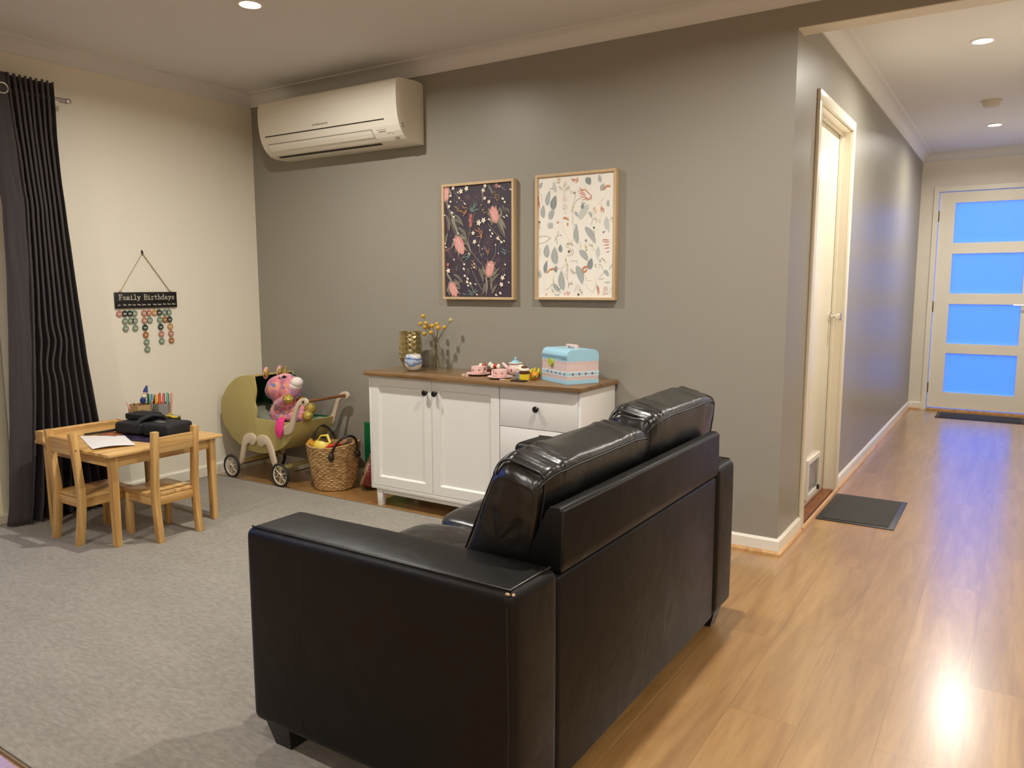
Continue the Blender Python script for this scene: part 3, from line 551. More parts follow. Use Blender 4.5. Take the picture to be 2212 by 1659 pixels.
# ------------------------------------------------------------------ sideboard
wp = mat('white_lacquer', c8(234, 232, 228), .35)
topw = wood('stained_top', c8(112, 84, 52), c8(142, 110, 72), 0, .3, coat=.35)
blk = mat('black_knob', c8(34, 30, 28), .3, metal=.4)
SX0, SX1, SY0, SY1, SZ0, SZ1 = 1.340, 2.650, -.378, -.022, .095, .727
sb = thing('sideboard', 'white sideboard with two panelled doors, drawers and brown timber top', 'sideboard', ((SX0+SX1)/2, -.2, 0))
b = BM(); yb = SY0 + .02
box(b, SX0, SX0 + .016, SY0, SY1, SZ0, SZ1, bev=.001); box(b, SX1 - .016, SX1, SY0, SY1, SZ0, SZ1, bev=.001); box(b, SX0 + .016, SX1 - .016, SY0, SY1, SZ0, SZ0 + .022, bev=.001); box(b, SX0 + .016, SX1 - .016, SY1 - .01, SY1, SZ0 + .022, SZ1)
box(b, 2.199, 2.203, SY0 + .004, SY1, SZ0 + .022, SZ1); box(b, SX0 + .016, SX1 - .016, yb, yb + .01, SZ0 + .022, SZ1)
obj('carcass', b, wp, sb, smooth=30)
b = BM(); tp = []
for (cx, cy, a0) in ((SX1 + .013, SY0 - .03, -90), (SX1 + .013, -.004, 0), (SX0 - .03, -.004, 90), (SX0 - .03, SY0 - .03, 180)):
    r = .03 if cy < -.1 else .012; sx_, sy_ = (-1 if cx > 2 else 1), (1 if cy < -.1 else -1)
    for k in range(7):
        a = math.radians(a0 + 15 * k); tp.append((cx + sx_ * r + r * math.cos(a), cy + sy_ * r + r * math.sin(a)))
prism(b, tp, 2, SZ1, .746, bev=.005); obj('table_top', b, topw, sb, smooth=50)
def panel_door(x0, x1, z0, z1, kx):
    b = BM(); f = .048; y0, y1 = SY0 - .001, yb - .001
    box(b, x0, x0 + f, y0, y1, z0, z1); box(b, x1 - f, x1, y0, y1, z0, z1); box(b, x0 + f, x1 - f, y0, y1, z0, z0 + f); box(b, x0 + f, x1 - f, y0, y1, z1 - f, z1)
    box(b, x0 + f, x1 - f, y0 + .012, y1, z0 + f, z1 - f)
    for (q, axis) in (('b', 0), ('t', 0), ('l', 2), ('r', 2)):      # sloping bead round the panel
        if q == 'b': prism(b, [(y0, z0 + f), (y0 + .012, z0 + f), (y0 + .012, z0 + f + .008)], 0, x0 + f, x1 - f)
        if q == 't': prism(b, [(y0, z1 - f), (y0 + .012, z1 - f), (y0 + .012, z1 - f - .008)], 0, x0 + f, x1 - f)
        if q == 'l': prism(b, [(x0 + f, y0), (x0 + f, y0 + .012), (x0 + f + .008, y0 + .012)], 2, z0 + f, z1 - f)
        if q == 'r': prism(b, [(x1 - f, y0), (x1 - f, y0 + .012), (x1 - f - .008, y0 + .012)], 2, z0 + f, z1 - f)
    d = obj('door', b, wp, sb, smooth=0); knob(kx, .657, d)
def knob(x, z, par):
    y0 = SY0 - .001; prof = [(.007, 0), (.006, .008), (.006, .012), (.012, .015), (.0155, .020), (.0155, .024), (.012, .028), (.001, .029)]
    b = BM(); lathe(b, prof, n=20); bmesh.ops.transform(b, matrix=Matrix.Translation((x, y0, z)) @ Matrix.Rotation(PI/2, 4, 'X'), verts=b.verts)
    obj('knob', b, blk, par)
panel_door(1.358, 1.7765, .119, .723, 1.746)
panel_door(1.7795, 2.1975, .119, .723, 1.809)
for z0, z1 in ((.529, .723), (.326, .526), (.119, .323)):
    d = obj('drawer', box(BM(), 2.2045, 2.632, SY0 - .001, yb - .001, z0, z1, bev=.001), wp, sb, smooth=30); knob(2.418, (z0 + z1) / 2 + .002, d)
for x0, s_ in ((1.372, 1), (2.574, -1)):
    for y0 in (SY0 + .008, SY1 - .045):
        b = BM(); A_ = (x0, x0 + .044); Q = [(x0 + (.006 if s_ > 0 else .010), 0), (x0 + (.034 if s_ > 0 else .038), 0), (A_[1], SZ0), (A_[0], SZ0)]
        prism(b, Q, 1, y0, y0 + .035, bev=.0015); obj('leg', b, wp, sb, smooth=30)
b = BM(); box(b, 1.416, 2.574, SY0 + .012, SY0 + .028, SZ0 - .024, SZ0, bev=.001); obj('apron', b, wp, sb, smooth=30)

# ------------------------------------------------------------------ things on the sideboard
TZ = .746
def faceted_vase():
    t = thing('vase', 'tall faceted amber glass vase at the left end of the sideboard', 'vase', (1.440, -.14, TZ))
    am = mat('amber_mirror_glass', c8(184, 172, 126), .2, metal=.9)
    b = BM(); prof = [(.042, TZ + .001), (.046, TZ + .008), (.062, TZ + .035), (.077, TZ + .062), (.079, TZ + .095), (.079, TZ + .130), (.077, TZ + .160), (.074, TZ + .185), (.073, TZ + .205)]
    n = 20; rings = []
    for j in range(len(prof) * 2 - 1):
        i, fr = divmod(j, 2); r0, z0 = prof[i]; r1, z1 = prof[min(i + 1, len(prof) - 1)]
        r, z = ((r0 + r1) / 2, (z0 + z1) / 2) if fr else (r0, z0)
        rings.append([(r * (1.0 if (k + j) % 2 else .94), z, 2*PI*(k + .5 * (j % 2))/n) for k in range(n)])
    V = [[b.verts.new((1.440 + r * .82 * math.cos(a), -.14 + r * .82 * math.sin(a), z)) for r, z, a in ring] for ring in rings]
    for j, (A, B) in enumerate(zip(V, V[1:])):
        for k in range(n):
            k2 = (k + 1) % n
            if j % 2 == 0: b.faces.new((A[k], A[k2], B[k])); b.faces.new((A[k2], B[k2], B[k]))
            else: b.faces.new((A[k], A[k2], B[k2])); b.faces.new((A[k], B[k2], B[k]))
    b.faces.new(V[0][::-1])
    obj('body', b, am, t, smooth=0)
    b = BM(); tube(b, [(1.440 + .060 * math.cos(2*PI*k/32), -.14 + .060 * math.sin(2*PI*k/32), TZ + .205) for k in range(32)], .003, 8, True); obj('rim', b, am, t)
faceted_vase()
def wave_bowl():
    m = bpy.data.materials.new('wave_glaze'); m.use_nodes = True; n = m.node_tree.nodes; L = m.node_tree.links; p = n['Principled BSDF']; p.inputs['Roughness'].default_value = .15; p.inputs['Coat Weight'].default_value = .5
    t = n.new('ShaderNodeTexCoord'); sp = n.new('ShaderNodeSeparateXYZ'); L.new(t.outputs['Object'], sp.inputs[0])
    wv = n.new('ShaderNodeTexNoise'); wv.inputs['Scale'].default_value = 14; L.new(t.outputs['Object'], wv.inputs['Vector'])
    ad = n.new('ShaderNodeMath'); ad.operation = 'MULTIPLY_ADD'; ad.inputs[1].default_value = .07; L.new(wv.outputs[0], ad.inputs[0]); L.new(sp.outputs['Z'], ad.inputs[2])
    rp = n.new('ShaderNodeValToRGB'); rp.color_ramp.interpolation = 'CONSTANT'; e = rp.color_ramp.elements
    e[0].position = 0; e[0].color = c8(214, 206, 190); e[1].position = .070; e[1].color = c8(118, 136, 172)
    for q, c in ((.082, c8(168, 182, 206)), (.096, c8(80, 100, 150)), (.102, c8(176, 188, 208)), (.112, c8(222, 216, 204))): x = e.new(q); x.color = c
    L.new(ad.outputs[0], rp.inputs[0]); L.new(rp.outputs[0], p.inputs['Base Color'])
    b = BM(); lathe(b, [(.026, TZ + .001), (.039, TZ + .010), (.047, TZ + .030), (.0495, TZ + .048), (.047, TZ + .070), (.041, TZ + .086), (.038, TZ + .090), (.036, TZ + .088), (.043, TZ + .070), (.046, TZ + .05), (.035, TZ + .015), (.001, TZ + .012)], 1.536, -.232, 40)
    single('bowl', b, m, 'small round white bowl with blue waves in front of the amber vase', 'bowl', loc=(1.536, -.232, TZ))
wave_bowl()
gl2 = bpy.data.materials.new('bottle_glass'); gl2.use_nodes = True; n = gl2.node_tree.nodes; Lk = gl2.node_tree.links
tp_ = n.new('ShaderNodeBsdfTransparent'); tp_.inputs[0].default_value = (.94, .93, .90, 1); g_ = n.new('ShaderNodeBsdfGlossy'); g_.inputs['Roughness'].default_value = .03
lw = n.new('ShaderNodeLayerWeight'); lw.inputs[0].default_value = .35; mx = n.new('ShaderNodeMixShader'); Lk.new(lw.outputs['Facing'], mx.inputs[0]); Lk.new(tp_.outputs[0], mx.inputs[1]); Lk.new(g_.outputs[0], mx.inputs[2]); Lk.new(mx.outputs[0], n['Material Output'].inputs[0])
BX, BY = 1.587, -.095
b = BM(); lathe(b, [(.001, TZ + .002), (.042, TZ + .002), (.0445, TZ + .008), (.044, TZ + .05), (.041, TZ + .080), (.032, TZ + .103), (.019, TZ + .118), (.0155, TZ + .130), (.0155, TZ + .152), (.021, TZ + .156), (.021, TZ + .162)], BX, BY, 36, cap=False)
single('glass_bottle', b, gl2, 'clear glass bottle vase holding dried yellow billy buttons', 'bottle', loc=(BX, BY, TZ))
stemm = mat('dry_stem', c8(112, 96, 62), .7); ballm = mat('billy_yellow', c8(206, 164, 62), .85, bump=(500, .8, .002)); ballp = mat('billy_pale', c8(196, 184, 120), .85, bump=(500, .8, .002))
BALLS = [(1.501,1.039),(1.481,.996),(1.521,1.0),(1.513,.977),(1.538,.979),(1.565,.987),(1.598,.997),(1.606,.977),(1.651,.981),(1.507,.940),(1.556,.949),(1.696,1.021)]
FLOWER = ['topmost yellow', 'leftmost yellow, second row down,', 'yellow, just right of the leftmost,', 'yellow, left of centre in the middle row,', 'small yellow, half hidden in the middle row,', 'yellow, at the very centre of the bunch,', 'yellow, upper right of centre,', 'largest deep yellow, right of centre,', 'yellow, alone at the right of the bunch,', 'lowest yellow, hanging out at the left,', 'low yellow, below the centre,', 'tall pale greenish, far right on the longest stem,']
for i, (x, z) in enumerate(BALLS):
    y = -.1 + .022 * math.sin(i * 2.4); f_ = (y + 3.4914) / (-.1 + 3.4914); x0 = 4.289 + (x - 4.289) * f_; z = 1.2084 + (z - 1.2084) * f_
    last = i == len(BALLS) - 1
    t = thing('dried_flower', FLOWER[i] + ' dried billy button in the glass bottle', 'dried flower', (BX, BY, TZ + .006), 'dried billy buttons in the glass bottle')
    f = (x0 - BX) * .1; f2 = .4
    b = BM(); tube(b, [(BX - f * 2, BY + .01 * math.sin(i), TZ + .006), (BX + f*.6, BY + .004 * math.cos(i * 2), TZ + .15), (BX + (x0 - BX) * .55 + .004, BY + (y - BY) * .6, TZ + .15 + (z - TZ - .15) * .55), (x0, y, z)], .0013, 6); obj('stem', b, stemm, t)
    b = BM(); ell(b, (x0, y, z), .0118 if i != 7 else .0135, u=14, v=10); obj('bloom', b, ballp if last else ballm, t)

pinkc = mat('toy_pink', c8(240, 206, 200), .35, coat=.2); redc = mat('toy_red', c8(178, 54, 44), .35, coat=.2); strawm = mat('toy_strawberry_print', c8(178, 92, 96), .45)
whitec = mat('toy_white', c8(238, 230, 214), .4); brownc = mat('toy_brown', c8(88, 46, 28), .4, coat=.2); bluec = mat('toy_blue', c8(150, 204, 222), .4); yelc = mat('toy_yellow', c8(232, 204, 48), .4); navyblue = mat('toy_jar_blue', c8(120, 158, 190), .4)
choc = mat('toy_chocolate', c8(58, 44, 32), .55); orgc = mat('toy_orange', c8(230, 146, 44), .4); grnc = mat('toy_green', c8(70, 130, 52), .45); lilac = mat('toy_lilac', c8(214, 184, 196), .4); peach = mat('toy_peach', c8(232, 186, 96), .4)
def saucer(x, y, lab):
    b = BM(); lathe(b, [(.030, TZ + .0005), (.034, TZ + .002), (.060, TZ + .009), (.064, TZ + .012), (.063, TZ + .0135), (.045, TZ + .009), (.02, TZ + .007), (.001, TZ + .007)], x, y, 40)
    return single('saucer', b, pinkc, lab, 'saucer', 'pink toy saucers', loc=(x, y, TZ))
def cup(x, y, ang, lab):
    z = TZ + .0075; t = thing('toy_cup', lab, 'cup', (x, y, z), 'pink toy cups')
    b = BM(); lathe(b, [(.020, z), (.026, z + .003), (.033, z + .014), (.035, z + .028), (.0345, z + .040), (.032, z + .040), (.031, z + .028), (.026, z + .010), (.001, z + .006)], x, y, 36); obj('body', b, pinkc, t)
    b = BM(); a = math.radians(ang); tube(b, [(x + (.033 + r) * math.cos(a), y + (.033 + r) * math.sin(a), z + h) for r, h in ((-.001, .034), (.010, .036), (.016, .028), (.014, .016), (.006, .010), (-.003, .010))], .0035, 8); obj('handle', b, pinkc, t)
    b = BM()
    for k in (-100, -45, 10, -155):
        aa = math.radians(k); ell(b, (x + .0343 * math.cos(aa), y + .0343 * math.sin(aa), z + .023), (.0042, .0042, .006), u=10, v=8)
    obj('painted_strawberries', b, strawm, t)
saucer(1.963, -.222, 'pink saucer under the left toy cup'); cup(1.962, -.222, 60, 'pink toy teacup on the left saucer')
saucer(2.143, -.285, 'pink saucer under the right toy cup'); cup(2.146, -.285, 190, 'pink toy teacup on the right saucer, beside the jars')
# teapot
tx, ty = 2.128, -.12; tp = thing('toy_teapot', 'pink toy teapot with a blue lid behind the cups', 'teapot', (tx, ty, TZ))
b = BM(); lathe(b, [(.022, TZ + .0005), (.030, TZ + .006), (.037, TZ + .022), (.037, TZ + .038), (.031, TZ + .054), (.026, TZ + .062), (.001, TZ + .062)], tx, ty, 36); obj('body', b, pinkc, tp)
b = BM(); tube(b, [(tx - .03, ty, TZ + .025), (tx - .055, ty - .004, TZ + .042), (tx - .075, ty - .008, TZ + .060)], [.012, .0095, .0085], 12); obj('spout', b, pinkc, tp)
b = BM(); tube(b, [(tx + .030, ty, TZ + .05), (tx + .052, ty, TZ + .048), (tx + .056, ty, TZ + .030), (tx + .036, ty, TZ + .018)], .004, 8); obj('handle', b, pinkc, tp)
b = BM(); lathe(b, [(.030, TZ + .0625), (.036, TZ + .063), (.036, TZ + .066), (.026, TZ + .067)], tx, ty, 30); o = obj('lid_rim', b, whitec, tp)
b = BM(); lathe(b, [(.024, TZ + .067), (.019, TZ + .074), (.008, TZ + .079), (.005, TZ + .082), (.008, TZ + .087), (.006, TZ + .093), (.001, TZ + .095)], tx, ty, 30); obj('lid', b, bluec, tp)
b = BM(); ell(b, (tx - .002, ty - .036, TZ + .03), (.006, .004, .008), u=12, v=8); ell(b, (tx + .026, ty - .026, TZ + .03), (.005, .005, .008), u=12, v=8); obj('painted_strawberries', b, strawm, tp)
# cakes: chocolate slab with cream and strawberries
ck = thing('toy_cake', 'chocolate toy cake with cream dollops and strawberries behind the cups', 'cake', (1.965, -.115, TZ))
b = BM(); box(b, 1.90, 2.04, -.15, -.075, TZ + .0005, TZ + .030, bev=.004); obj('sponge', b, brownc, ck)
for (x, z, c_) in ((1.912, .040, whitec), (1.934, .042, redc), (1.955, .046, whitec), (1.988, .040, whitec), (2.006, .044, redc), (2.026, .042, whitec)):
    b = BM(); y = -.125 if z < .045 else -.098
    lathe(b, [(.001, TZ + z - .014), (.011, TZ + z - .009), (.0125, TZ + z - .001), (.008, TZ + z + .009), (.001, TZ + z + .013)], x, y, 14); obj('cream_dollop' if c_ is whitec else 'strawberry', b, c_, ck)
b = BM(); lathe(b, [(.018, TZ + .0005), (.026, TZ + .004), (.027, TZ + .010), (.024, TZ + .012), (.0265, TZ + .014), (.025, TZ + .021), (.014, TZ + .026), (.001, TZ + .027)], 2.065, -.205, 24)
single('toy_macaron', b, pinkc, 'pink toy macaron between the two saucers', 'toy food', loc=(2.065, -.205, TZ))
def jar(x, y, label, body, neck, lid, nub):
    t = thing('toy_jar', label, 'jar', (x, y, TZ + .001), 'wooden toy jars'); z = TZ + .001
    for nm, m_, P in (('label_band', body, [(.024, z), (.026, z + .002), (.026, z + .030), (.024, z + .031)]), ('neck', neck, [(.024, z + .031), (.0265, z + .034), (.0265, z + .042), (.022, z + .045)]),
                      ('lid', lid, [(.022, z + .045), (.0265, z + .048), (.0265, z + .055), (.018, z + .059)]), ('lid_knob', nub, [(.014, z + .059), (.016, z + .062), (.014, z + .068), (.001, z + .071)])):
        b = BM(); lathe(b, P, x, y, 28); obj(nm, b, m_, t)
jar(2.234, -.235, 'toy jar with a blue label and pink lid', navyblue, pinkc, whitec, whitec)
jar(2.281, -.278, 'toy jar with a yellow label and brown lid', yelc, brownc, whitec, brownc)
b = BM()
for i in range(4):
    for j in range(2): box(b, 2.246 + i*.019, 2.264 + i*.019, -.352 + j*.019, -.334 + j*.019, TZ + .0005, TZ + .008, bev=.002)
box(b, 2.246, 2.322, -.352, -.315, TZ + .0005, TZ + .004)
single('toy_chocolate_bar', b, choc, 'dark toy chocolate bar in front of the yellow labelled jar', 'toy food', loc=(2.28, -.335, TZ))
t = thing('toy_knife', 'small lilac and yellow toy knife lying before the right saucer', 'toy knife', (2.19, -.33, TZ))
b = BM(); box(b, 2.172, 2.200, -.345, -.335, TZ + .0005, TZ + .007, bev=.002); bmesh.ops.rotate(b, verts=b.verts, cent=(2.19, -.33, TZ), matrix=Matrix.Rotation(.6, 3, 'Z')); obj('handle', b, lilac, t)
b = BM(); box(b, 2.200, 2.238, -.346, -.334, TZ + .0005, TZ + .005, bev=.002); bmesh.ops.rotate(b, verts=b.verts, cent=(2.19, -.33, TZ), matrix=Matrix.Rotation(.6, 3, 'Z')); obj('blade', b, peach, t)
for i, (x, y, a) in enumerate(((1.945, -.325, .3), (1.972, -.335, .9))):
    b = BM(); box(b, x - .008, x + .008, y - .008, y + .008, TZ + .0005, TZ + .0165, bev=.002); bmesh.ops.rotate(b, verts=b.verts, cent=(x, y, TZ), matrix=Matrix.Rotation(a, 3, 'Z'))
    single('toy_sugar_cube', b, mat('toy_sugar', c8(208, 176, 156), .6), ('pale toy sugar cube furthest left before the left saucer', 'pale toy sugar cube beside the leftmost cube')[i], 'toy food', 'toy sugar cubes', loc=(x, y, TZ))
t = thing('toy_banana', 'peeled yellow toy banana standing beside the jars', 'toy food', (2.305, -.20, TZ))
for s_, h in ((-1, .055), (-.2, .060), (.9, .058)):
    b = BM(); tube(b, [(2.303 + s_*.003, -.2, TZ + .006), (2.296 + s_*.012, -.2 + .004*s_, TZ + .026), (2.296 + s_*.020, -.2 + .01*s_, TZ + .040), (2.300 + s_*.014, -.2 + .01*s_, TZ + h - .004)], [.010, .015, .014, .007], 12, flat=.5); obj('peel', b, yelc, t)
t = thing('toy_orange_fruit', 'round orange toy fruit with a green stalk left of the blue case', 'toy food', (2.335, -.222, TZ))
b = BM(); ell(b, (2.318, -.245, TZ + .020), .0195); obj('body', b, orgc, t)
b = BM(); ell(b, (2.330, -.260, TZ + .019), (.008, .005, .007), u=10, v=8); obj('stalk', b, grnc, t)
t = thing('toy_strawberry', 'red toy strawberry tucked against the blue case', 'toy food', (2.352, -.155, TZ))
b = BM(); lathe(b, [(.001, TZ + .001), (.010, TZ + .008), (.016, TZ + .022), (.013, TZ + .032), (.001, TZ + .035)], 2.347, -.15, 16); obj('body', b, redc, t)
b = BM(); lathe(b, [(.012, TZ + .032), (.014, TZ + .036), (.001, TZ + .040)], 2.347, -.15, 8); obj('leaves', b, grnc, t)
b = BM(); lathe(b, [(.004, TZ + .001), (.011, TZ + .008), (.0125, TZ + .02), (.009, TZ + .03), (.001, TZ + .034)], 2.29, -.165, 16)
single('toy_pear', b, mat('toy_olive', c8(66, 78, 34), .4), 'dark green toy fruit between the jars and the banana', 'toy food', loc=(2.29, -.165, TZ))

# blue and pink toy case (cake picnic box), corner towards the viewer
def case():
    N = Vector((2.545, -.325, 0)); Lc = Vector((2.340, -.206, 0)); Rc = Vector((2.642, -.180, 0))
    ux = (Lc - N); wid = ux.length; ux.normalize(); uy = Vector((-ux.y, ux.x, 0)); uy = uy if uy.dot(Rc - N) > 0 else -uy; dep = .176
    M = Matrix((ux, uy, Vector((0, 0, 1)))).transposed().to_4x4(); M.translation = (N.x, N.y, TZ)
    T_ = lambda b: (bmesh.ops.transform(b, matrix=M, verts=b.verts), b)[1]
    t = thing('toy_case', 'pastel blue and pink toy carry case with a scalloped edge, largest item on the sideboard', 'toy case', tuple(M.translation), rz=0)
    H = .161; r = .030
    def end(z0, z1, o=0):
        return None
    prof = [(0, 0), (dep, 0), (dep, H - r)] + [(dep - r + r * math.cos(a), H - r + r * math.sin(a)) for a in [PI/2*k/8 for k in range(1, 9)]] + [(r - r * math.sin(a), H - r + r * math.cos(a)) for a in [PI/2*k/8 for k in range(0, 9)]]
    m_pink = mat('case_pink', c8(230, 208, 206), .45); m_blue = mat('case_blue', c8(166, 212, 232), .4); m_pale = mat('case_pale_blue', c8(212, 228, 234), .45); m_line = mat('case_gap', c8(176, 134, 124), .6)
    pw = [(max(.0, y), z) for y, z in prof]
    b = BM(); prism(b, [(y, z) for y, z in pw], 0, .0, wid, bev=.0015); obj('body', T_(b), m_pink, t, smooth=35)
    e = .0008
    # blue lid shell with scalloped lower edge
    b = BM(); zl = .115
    top = [p for p in pw if p[1] > zl]
    def scal(n_, L0, L1):
        pts = []
        for i in range(n_ * 8 + 1):
            u = L0 + (L1 - L0) * i / (n_ * 8); pts.append((u, zl - .011 * abs(math.sin(PI * i / 8)) ** .7))
        return pts
    for x0, x1 in ((-e, 0), (wid, wid + e)):                       # on the arched ends
        prism(b, [(y, z) for y, z in pw if z > zl] + scal(6, -e, dep + e), 0, x0, x1)
    for y0, y1 in ((-e, 0), (dep, dep + e)):
        prism(b, [(0, H - r), (wid, H - r)] + scal(7, wid, 0), 1, y0, y1)
    arc = [p for p in pw if p[1] >= H - r - 1e-6]
    cyy = dep / 2
    outer = [(cyy + (y - cyy) * (1 + e * 2 / dep), z + e * (z - (H - r)) / r) for y, z in arc]
    prism(b, outer + [(outer[-1][0], zl - .002), (outer[0][0], zl - .002)][::1], 0, 0.0004, wid - .0004)
    obj('lid', T_(b), m_blue, t, smooth=35)
    def band(nm, z0, z1, m_, o):
        b = BM(); box(b, -o, wid + o, -o, dep + o, z0, z1); obj(nm, T_(b), m_, t, smooth=0)
    band('base_band', .0008, .020, m_blue, .0008); band('pale_band', .036, .060, m_pale, .0008); band('blue_stripe', .043, .053, m_blue, .0012); band('lid_gap', .0970, .0977, m_line, .0006)
    b = BM()
    for i in range(4): ell(b, (-.001, .032 + i * .036, .048), (.0015, .0058, .0062), u=10, v=8)
    for i in range(5): ell(b, (.022 + i * .040, -.001, .048), (.0058, .0015, .0062), u=10, v=8)
    obj('painted_strawberries', T_(b), mat('case_berries', c8(150, 78, 84), .5), t)
    b = BM(); cyl(b, (wid * .60, -.001, .096), (wid * .60, -.011, .096), .0185, n=26); obj('catch', T_(b), mat('case_catch', c8(176, 192, 62), .35), t)
    b = BM(); xm, ym = wid / 2 - .02, dep / 2
    P = []
    box(b, xm - .045, xm - .030, ym - .009, ym + .009, H, H + .018, bev=.003); box(b, xm + .030, xm + .045, ym - .009, ym + .009, H, H + .018, bev=.003); box(b, xm - .045, xm + .045, ym - .009, ym + .009, H + .010, H + .020, bev=.003)
    obj('carry_handle', T_(b), mat('case_handle', c8(236, 206, 200), .4), t)
case()

# ------------------------------------------------------------------ toy pram
pg = mat('pram_green', c8(188, 172, 108), .5, var=(3, c8(180, 164, 102))); pc = mat('pram_cream', c8(214, 196, 172), .45); lin = mat('pram_lining', c8(30, 92, 62), .9, bump=(200, .3, .002)); lin2 = mat('pram_lining_teal', c8(118, 148, 122), .8)
tyre = mat('tyre_black', c8(38, 36, 34), .6); rimm = mat('wheel_white', c8(222, 212, 190), .4); dowelm = wood('dowel_brown', c8(112, 72, 42), c8(134, 90, 54), 1, .4)
PY0, PY1 = -.385, -.070
def round_poly(P, n_=2, closed=True):
    for _ in range(n_):
        Q = []; m_ = len(P)
        for i in range(m_ if closed else m_ - 1):
            (a, b_), (c, d) = P[i], P[(i+1) % m_]; Q += [(a*.75 + c*.25, b_*.75 + d*.25), (a*.25 + c*.75, b_*.25 + d*.75)]
        P = Q if closed else [P[0]] + Q + [P[-1]]
    return P
pram = thing('toy_pram', 'pale green wooden doll pram on white spoked wheels against the grey wall', 'toy pram', (.4, -.23, 0))
lower = [(.742,.400),(.722,.332),(.697,.295),(.648,.251),(.600,.226),(.550,.207),(.492,.190),(.434,.182),(.365,.182),(.300,.189),(.233,.216),(.190,.238),(.149,.264),(.110,.302),(.075,.344),(.063,.400),(.061,.452),(.070,.495),(.094,.530),(.130,.575),(.174,.609),(.225,.640),(.275,.655),(.323,.661),(.392,.663)]
front = [(.397,.629),(.405,.595),(.407,.564),(.398,.530),(.388,.502),(.394,.480),(.402,.458),(.400,.425),(.394,.399)]
lower = round_poly(lower, 1, False); front = round_poly(front, 1, False)
for ya_, yb_ in ((PY0, PY0 + .011), (PY1 - .011, PY1)):
    b = BM(); prism(b, lower + front + [(.497,.397),(.585,.395)], 1, ya_, yb_, bev=.0012); obj('side_panel', b, pg, pram, smooth=30)
def shell(P, th, y0, y1):
    b = BM(); n_ = len(P); outer, inner = [], []
    for i, (x, z) in enumerate(P):
        a = P[max(0, i-1)]; c = P[min(n_-1, i+1)]; tx_, tz_ = c[0]-a[0], c[1]-a[1]; L = math.hypot(tx_, tz_); nx, nz = tz_/L, -tx_/L      # inward or outward
        inner.append((x + nx*th, z + nz*th))
        outer.append((x, z))
    prism(b, outer + inner[::-1], 1, y0, y1); return b
obj('hood_and_tub', shell([(x, z) for x, z in lower], .006, PY0 + .011, PY1 - .011), pg, pram, smooth=50)
b = shell([(.41 + (x-.41)*.972, .42 + (z-.42)*.966) for x, z in lower[1:-1]], .002, PY0 + .013, PY1 - .013)
prism(b, [(.41 + (x-.41)*.97, .42 + (z-.42)*.96) for x, z in lower + front], 1, PY1 - .016, PY1 - .012)
obj('hood_lining', b, lin, pram, smooth=50)
b = BM(); box(b, .640, .735, PY0 + .02, PY1 - .02, .385, .392); obj('blanket_edge', b, lin2, pram)
def curl(cx, cz, r, a0, a1, n=12): return [(cx + r*math.cos(math.radians(a0+(a1-a0)*i/n)), cz + r*math.sin(math.radians(a0+(a1-a0)*i/n))) for i in range(n+1)]
legL = [(.232,.092),(.262,.095),(.300,.205),(.313,.229),(.332,.239)] + curl(.371,.262,.0335,215,450,14)[0:1] + [(.362,.229),(.385,.233),(.400,.252),(.402,.275),(.392,.291),(.372,.302),(.345,.305),(.315,.298),(.293,.283),(.278,.250),(.262,.200)]
legR = [(.585,.112),(.552,.116),(.530,.170),(.510,.232),(.500,.244),(.485,.247),(.470,.236),(.450,.229),(.428,.236),(.415,.254),(.413,.278),(.425,.295),(.450,.304),(.480,.303),(.508,.295),(.532,.272),(.552,.235),(.570,.180)]
hand = [(.664,.322),(.660,.352),(.661,.381),(.690,.388),(.712,.398),(.728,.420),(.742,.450),(.760,.492),(.775,.520),(.795,.543),(.815,.556),(.840,.562),(.862,.558),(.875,.545),(.874,.528),(.860,.517),(.843,.513),(.826,.520),(.812,.519),(.796,.503),(.782,.475),(.766,.436),(.752,.395),(.738,.360),(.720,.337),(.695,.327)]
legL, legR, hand = round_poly(legL), round_poly(legR), round_poly(hand)
for y0, y1 in ((PY0 - .017, PY0 - .001), (PY1 + .001, PY1 + .015)):
    for P in (legL, legR): b = BM(); prism(b, P, 1, y0, y1, bev=.0015); obj('leg', b, pc, pram, smooth=30)
    b = BM(); prism(b, hand, 1, y0, y1, bev=.0015); h_ = obj('handle_arm', b, pc, pram, smooth=30)
b = BM(); cyl(b, (.843, PY0 - .020, .538), (.843, PY1 + .018, .538), .0095); obj('push_bar', b, dowelm, pram)
b = BM(); cyl(b, (.843, PY0 - .019, .538), (.843, PY0 - .021, .538), .004, n=10); cyl(b, (.722, PY0 + .011, .368), (.722, PY0 - .0015, .368), .003, n=8); obj('screw', b, dark_metal, pram)
for x in (.178, .630):
    b = BM(); cyl(b, (x, PY0 - .034, .076), (x, PY1 + .03, .076), .004, n=10); obj('axle', b, mat('axle_steel', c8(120, 112, 96), .4, metal=.7), pram)
for x in (.575, .215): obj('cross_rail', box(BM(), x, x + .03, PY0, PY1, .098, .118, bev=.002), pg, pram)
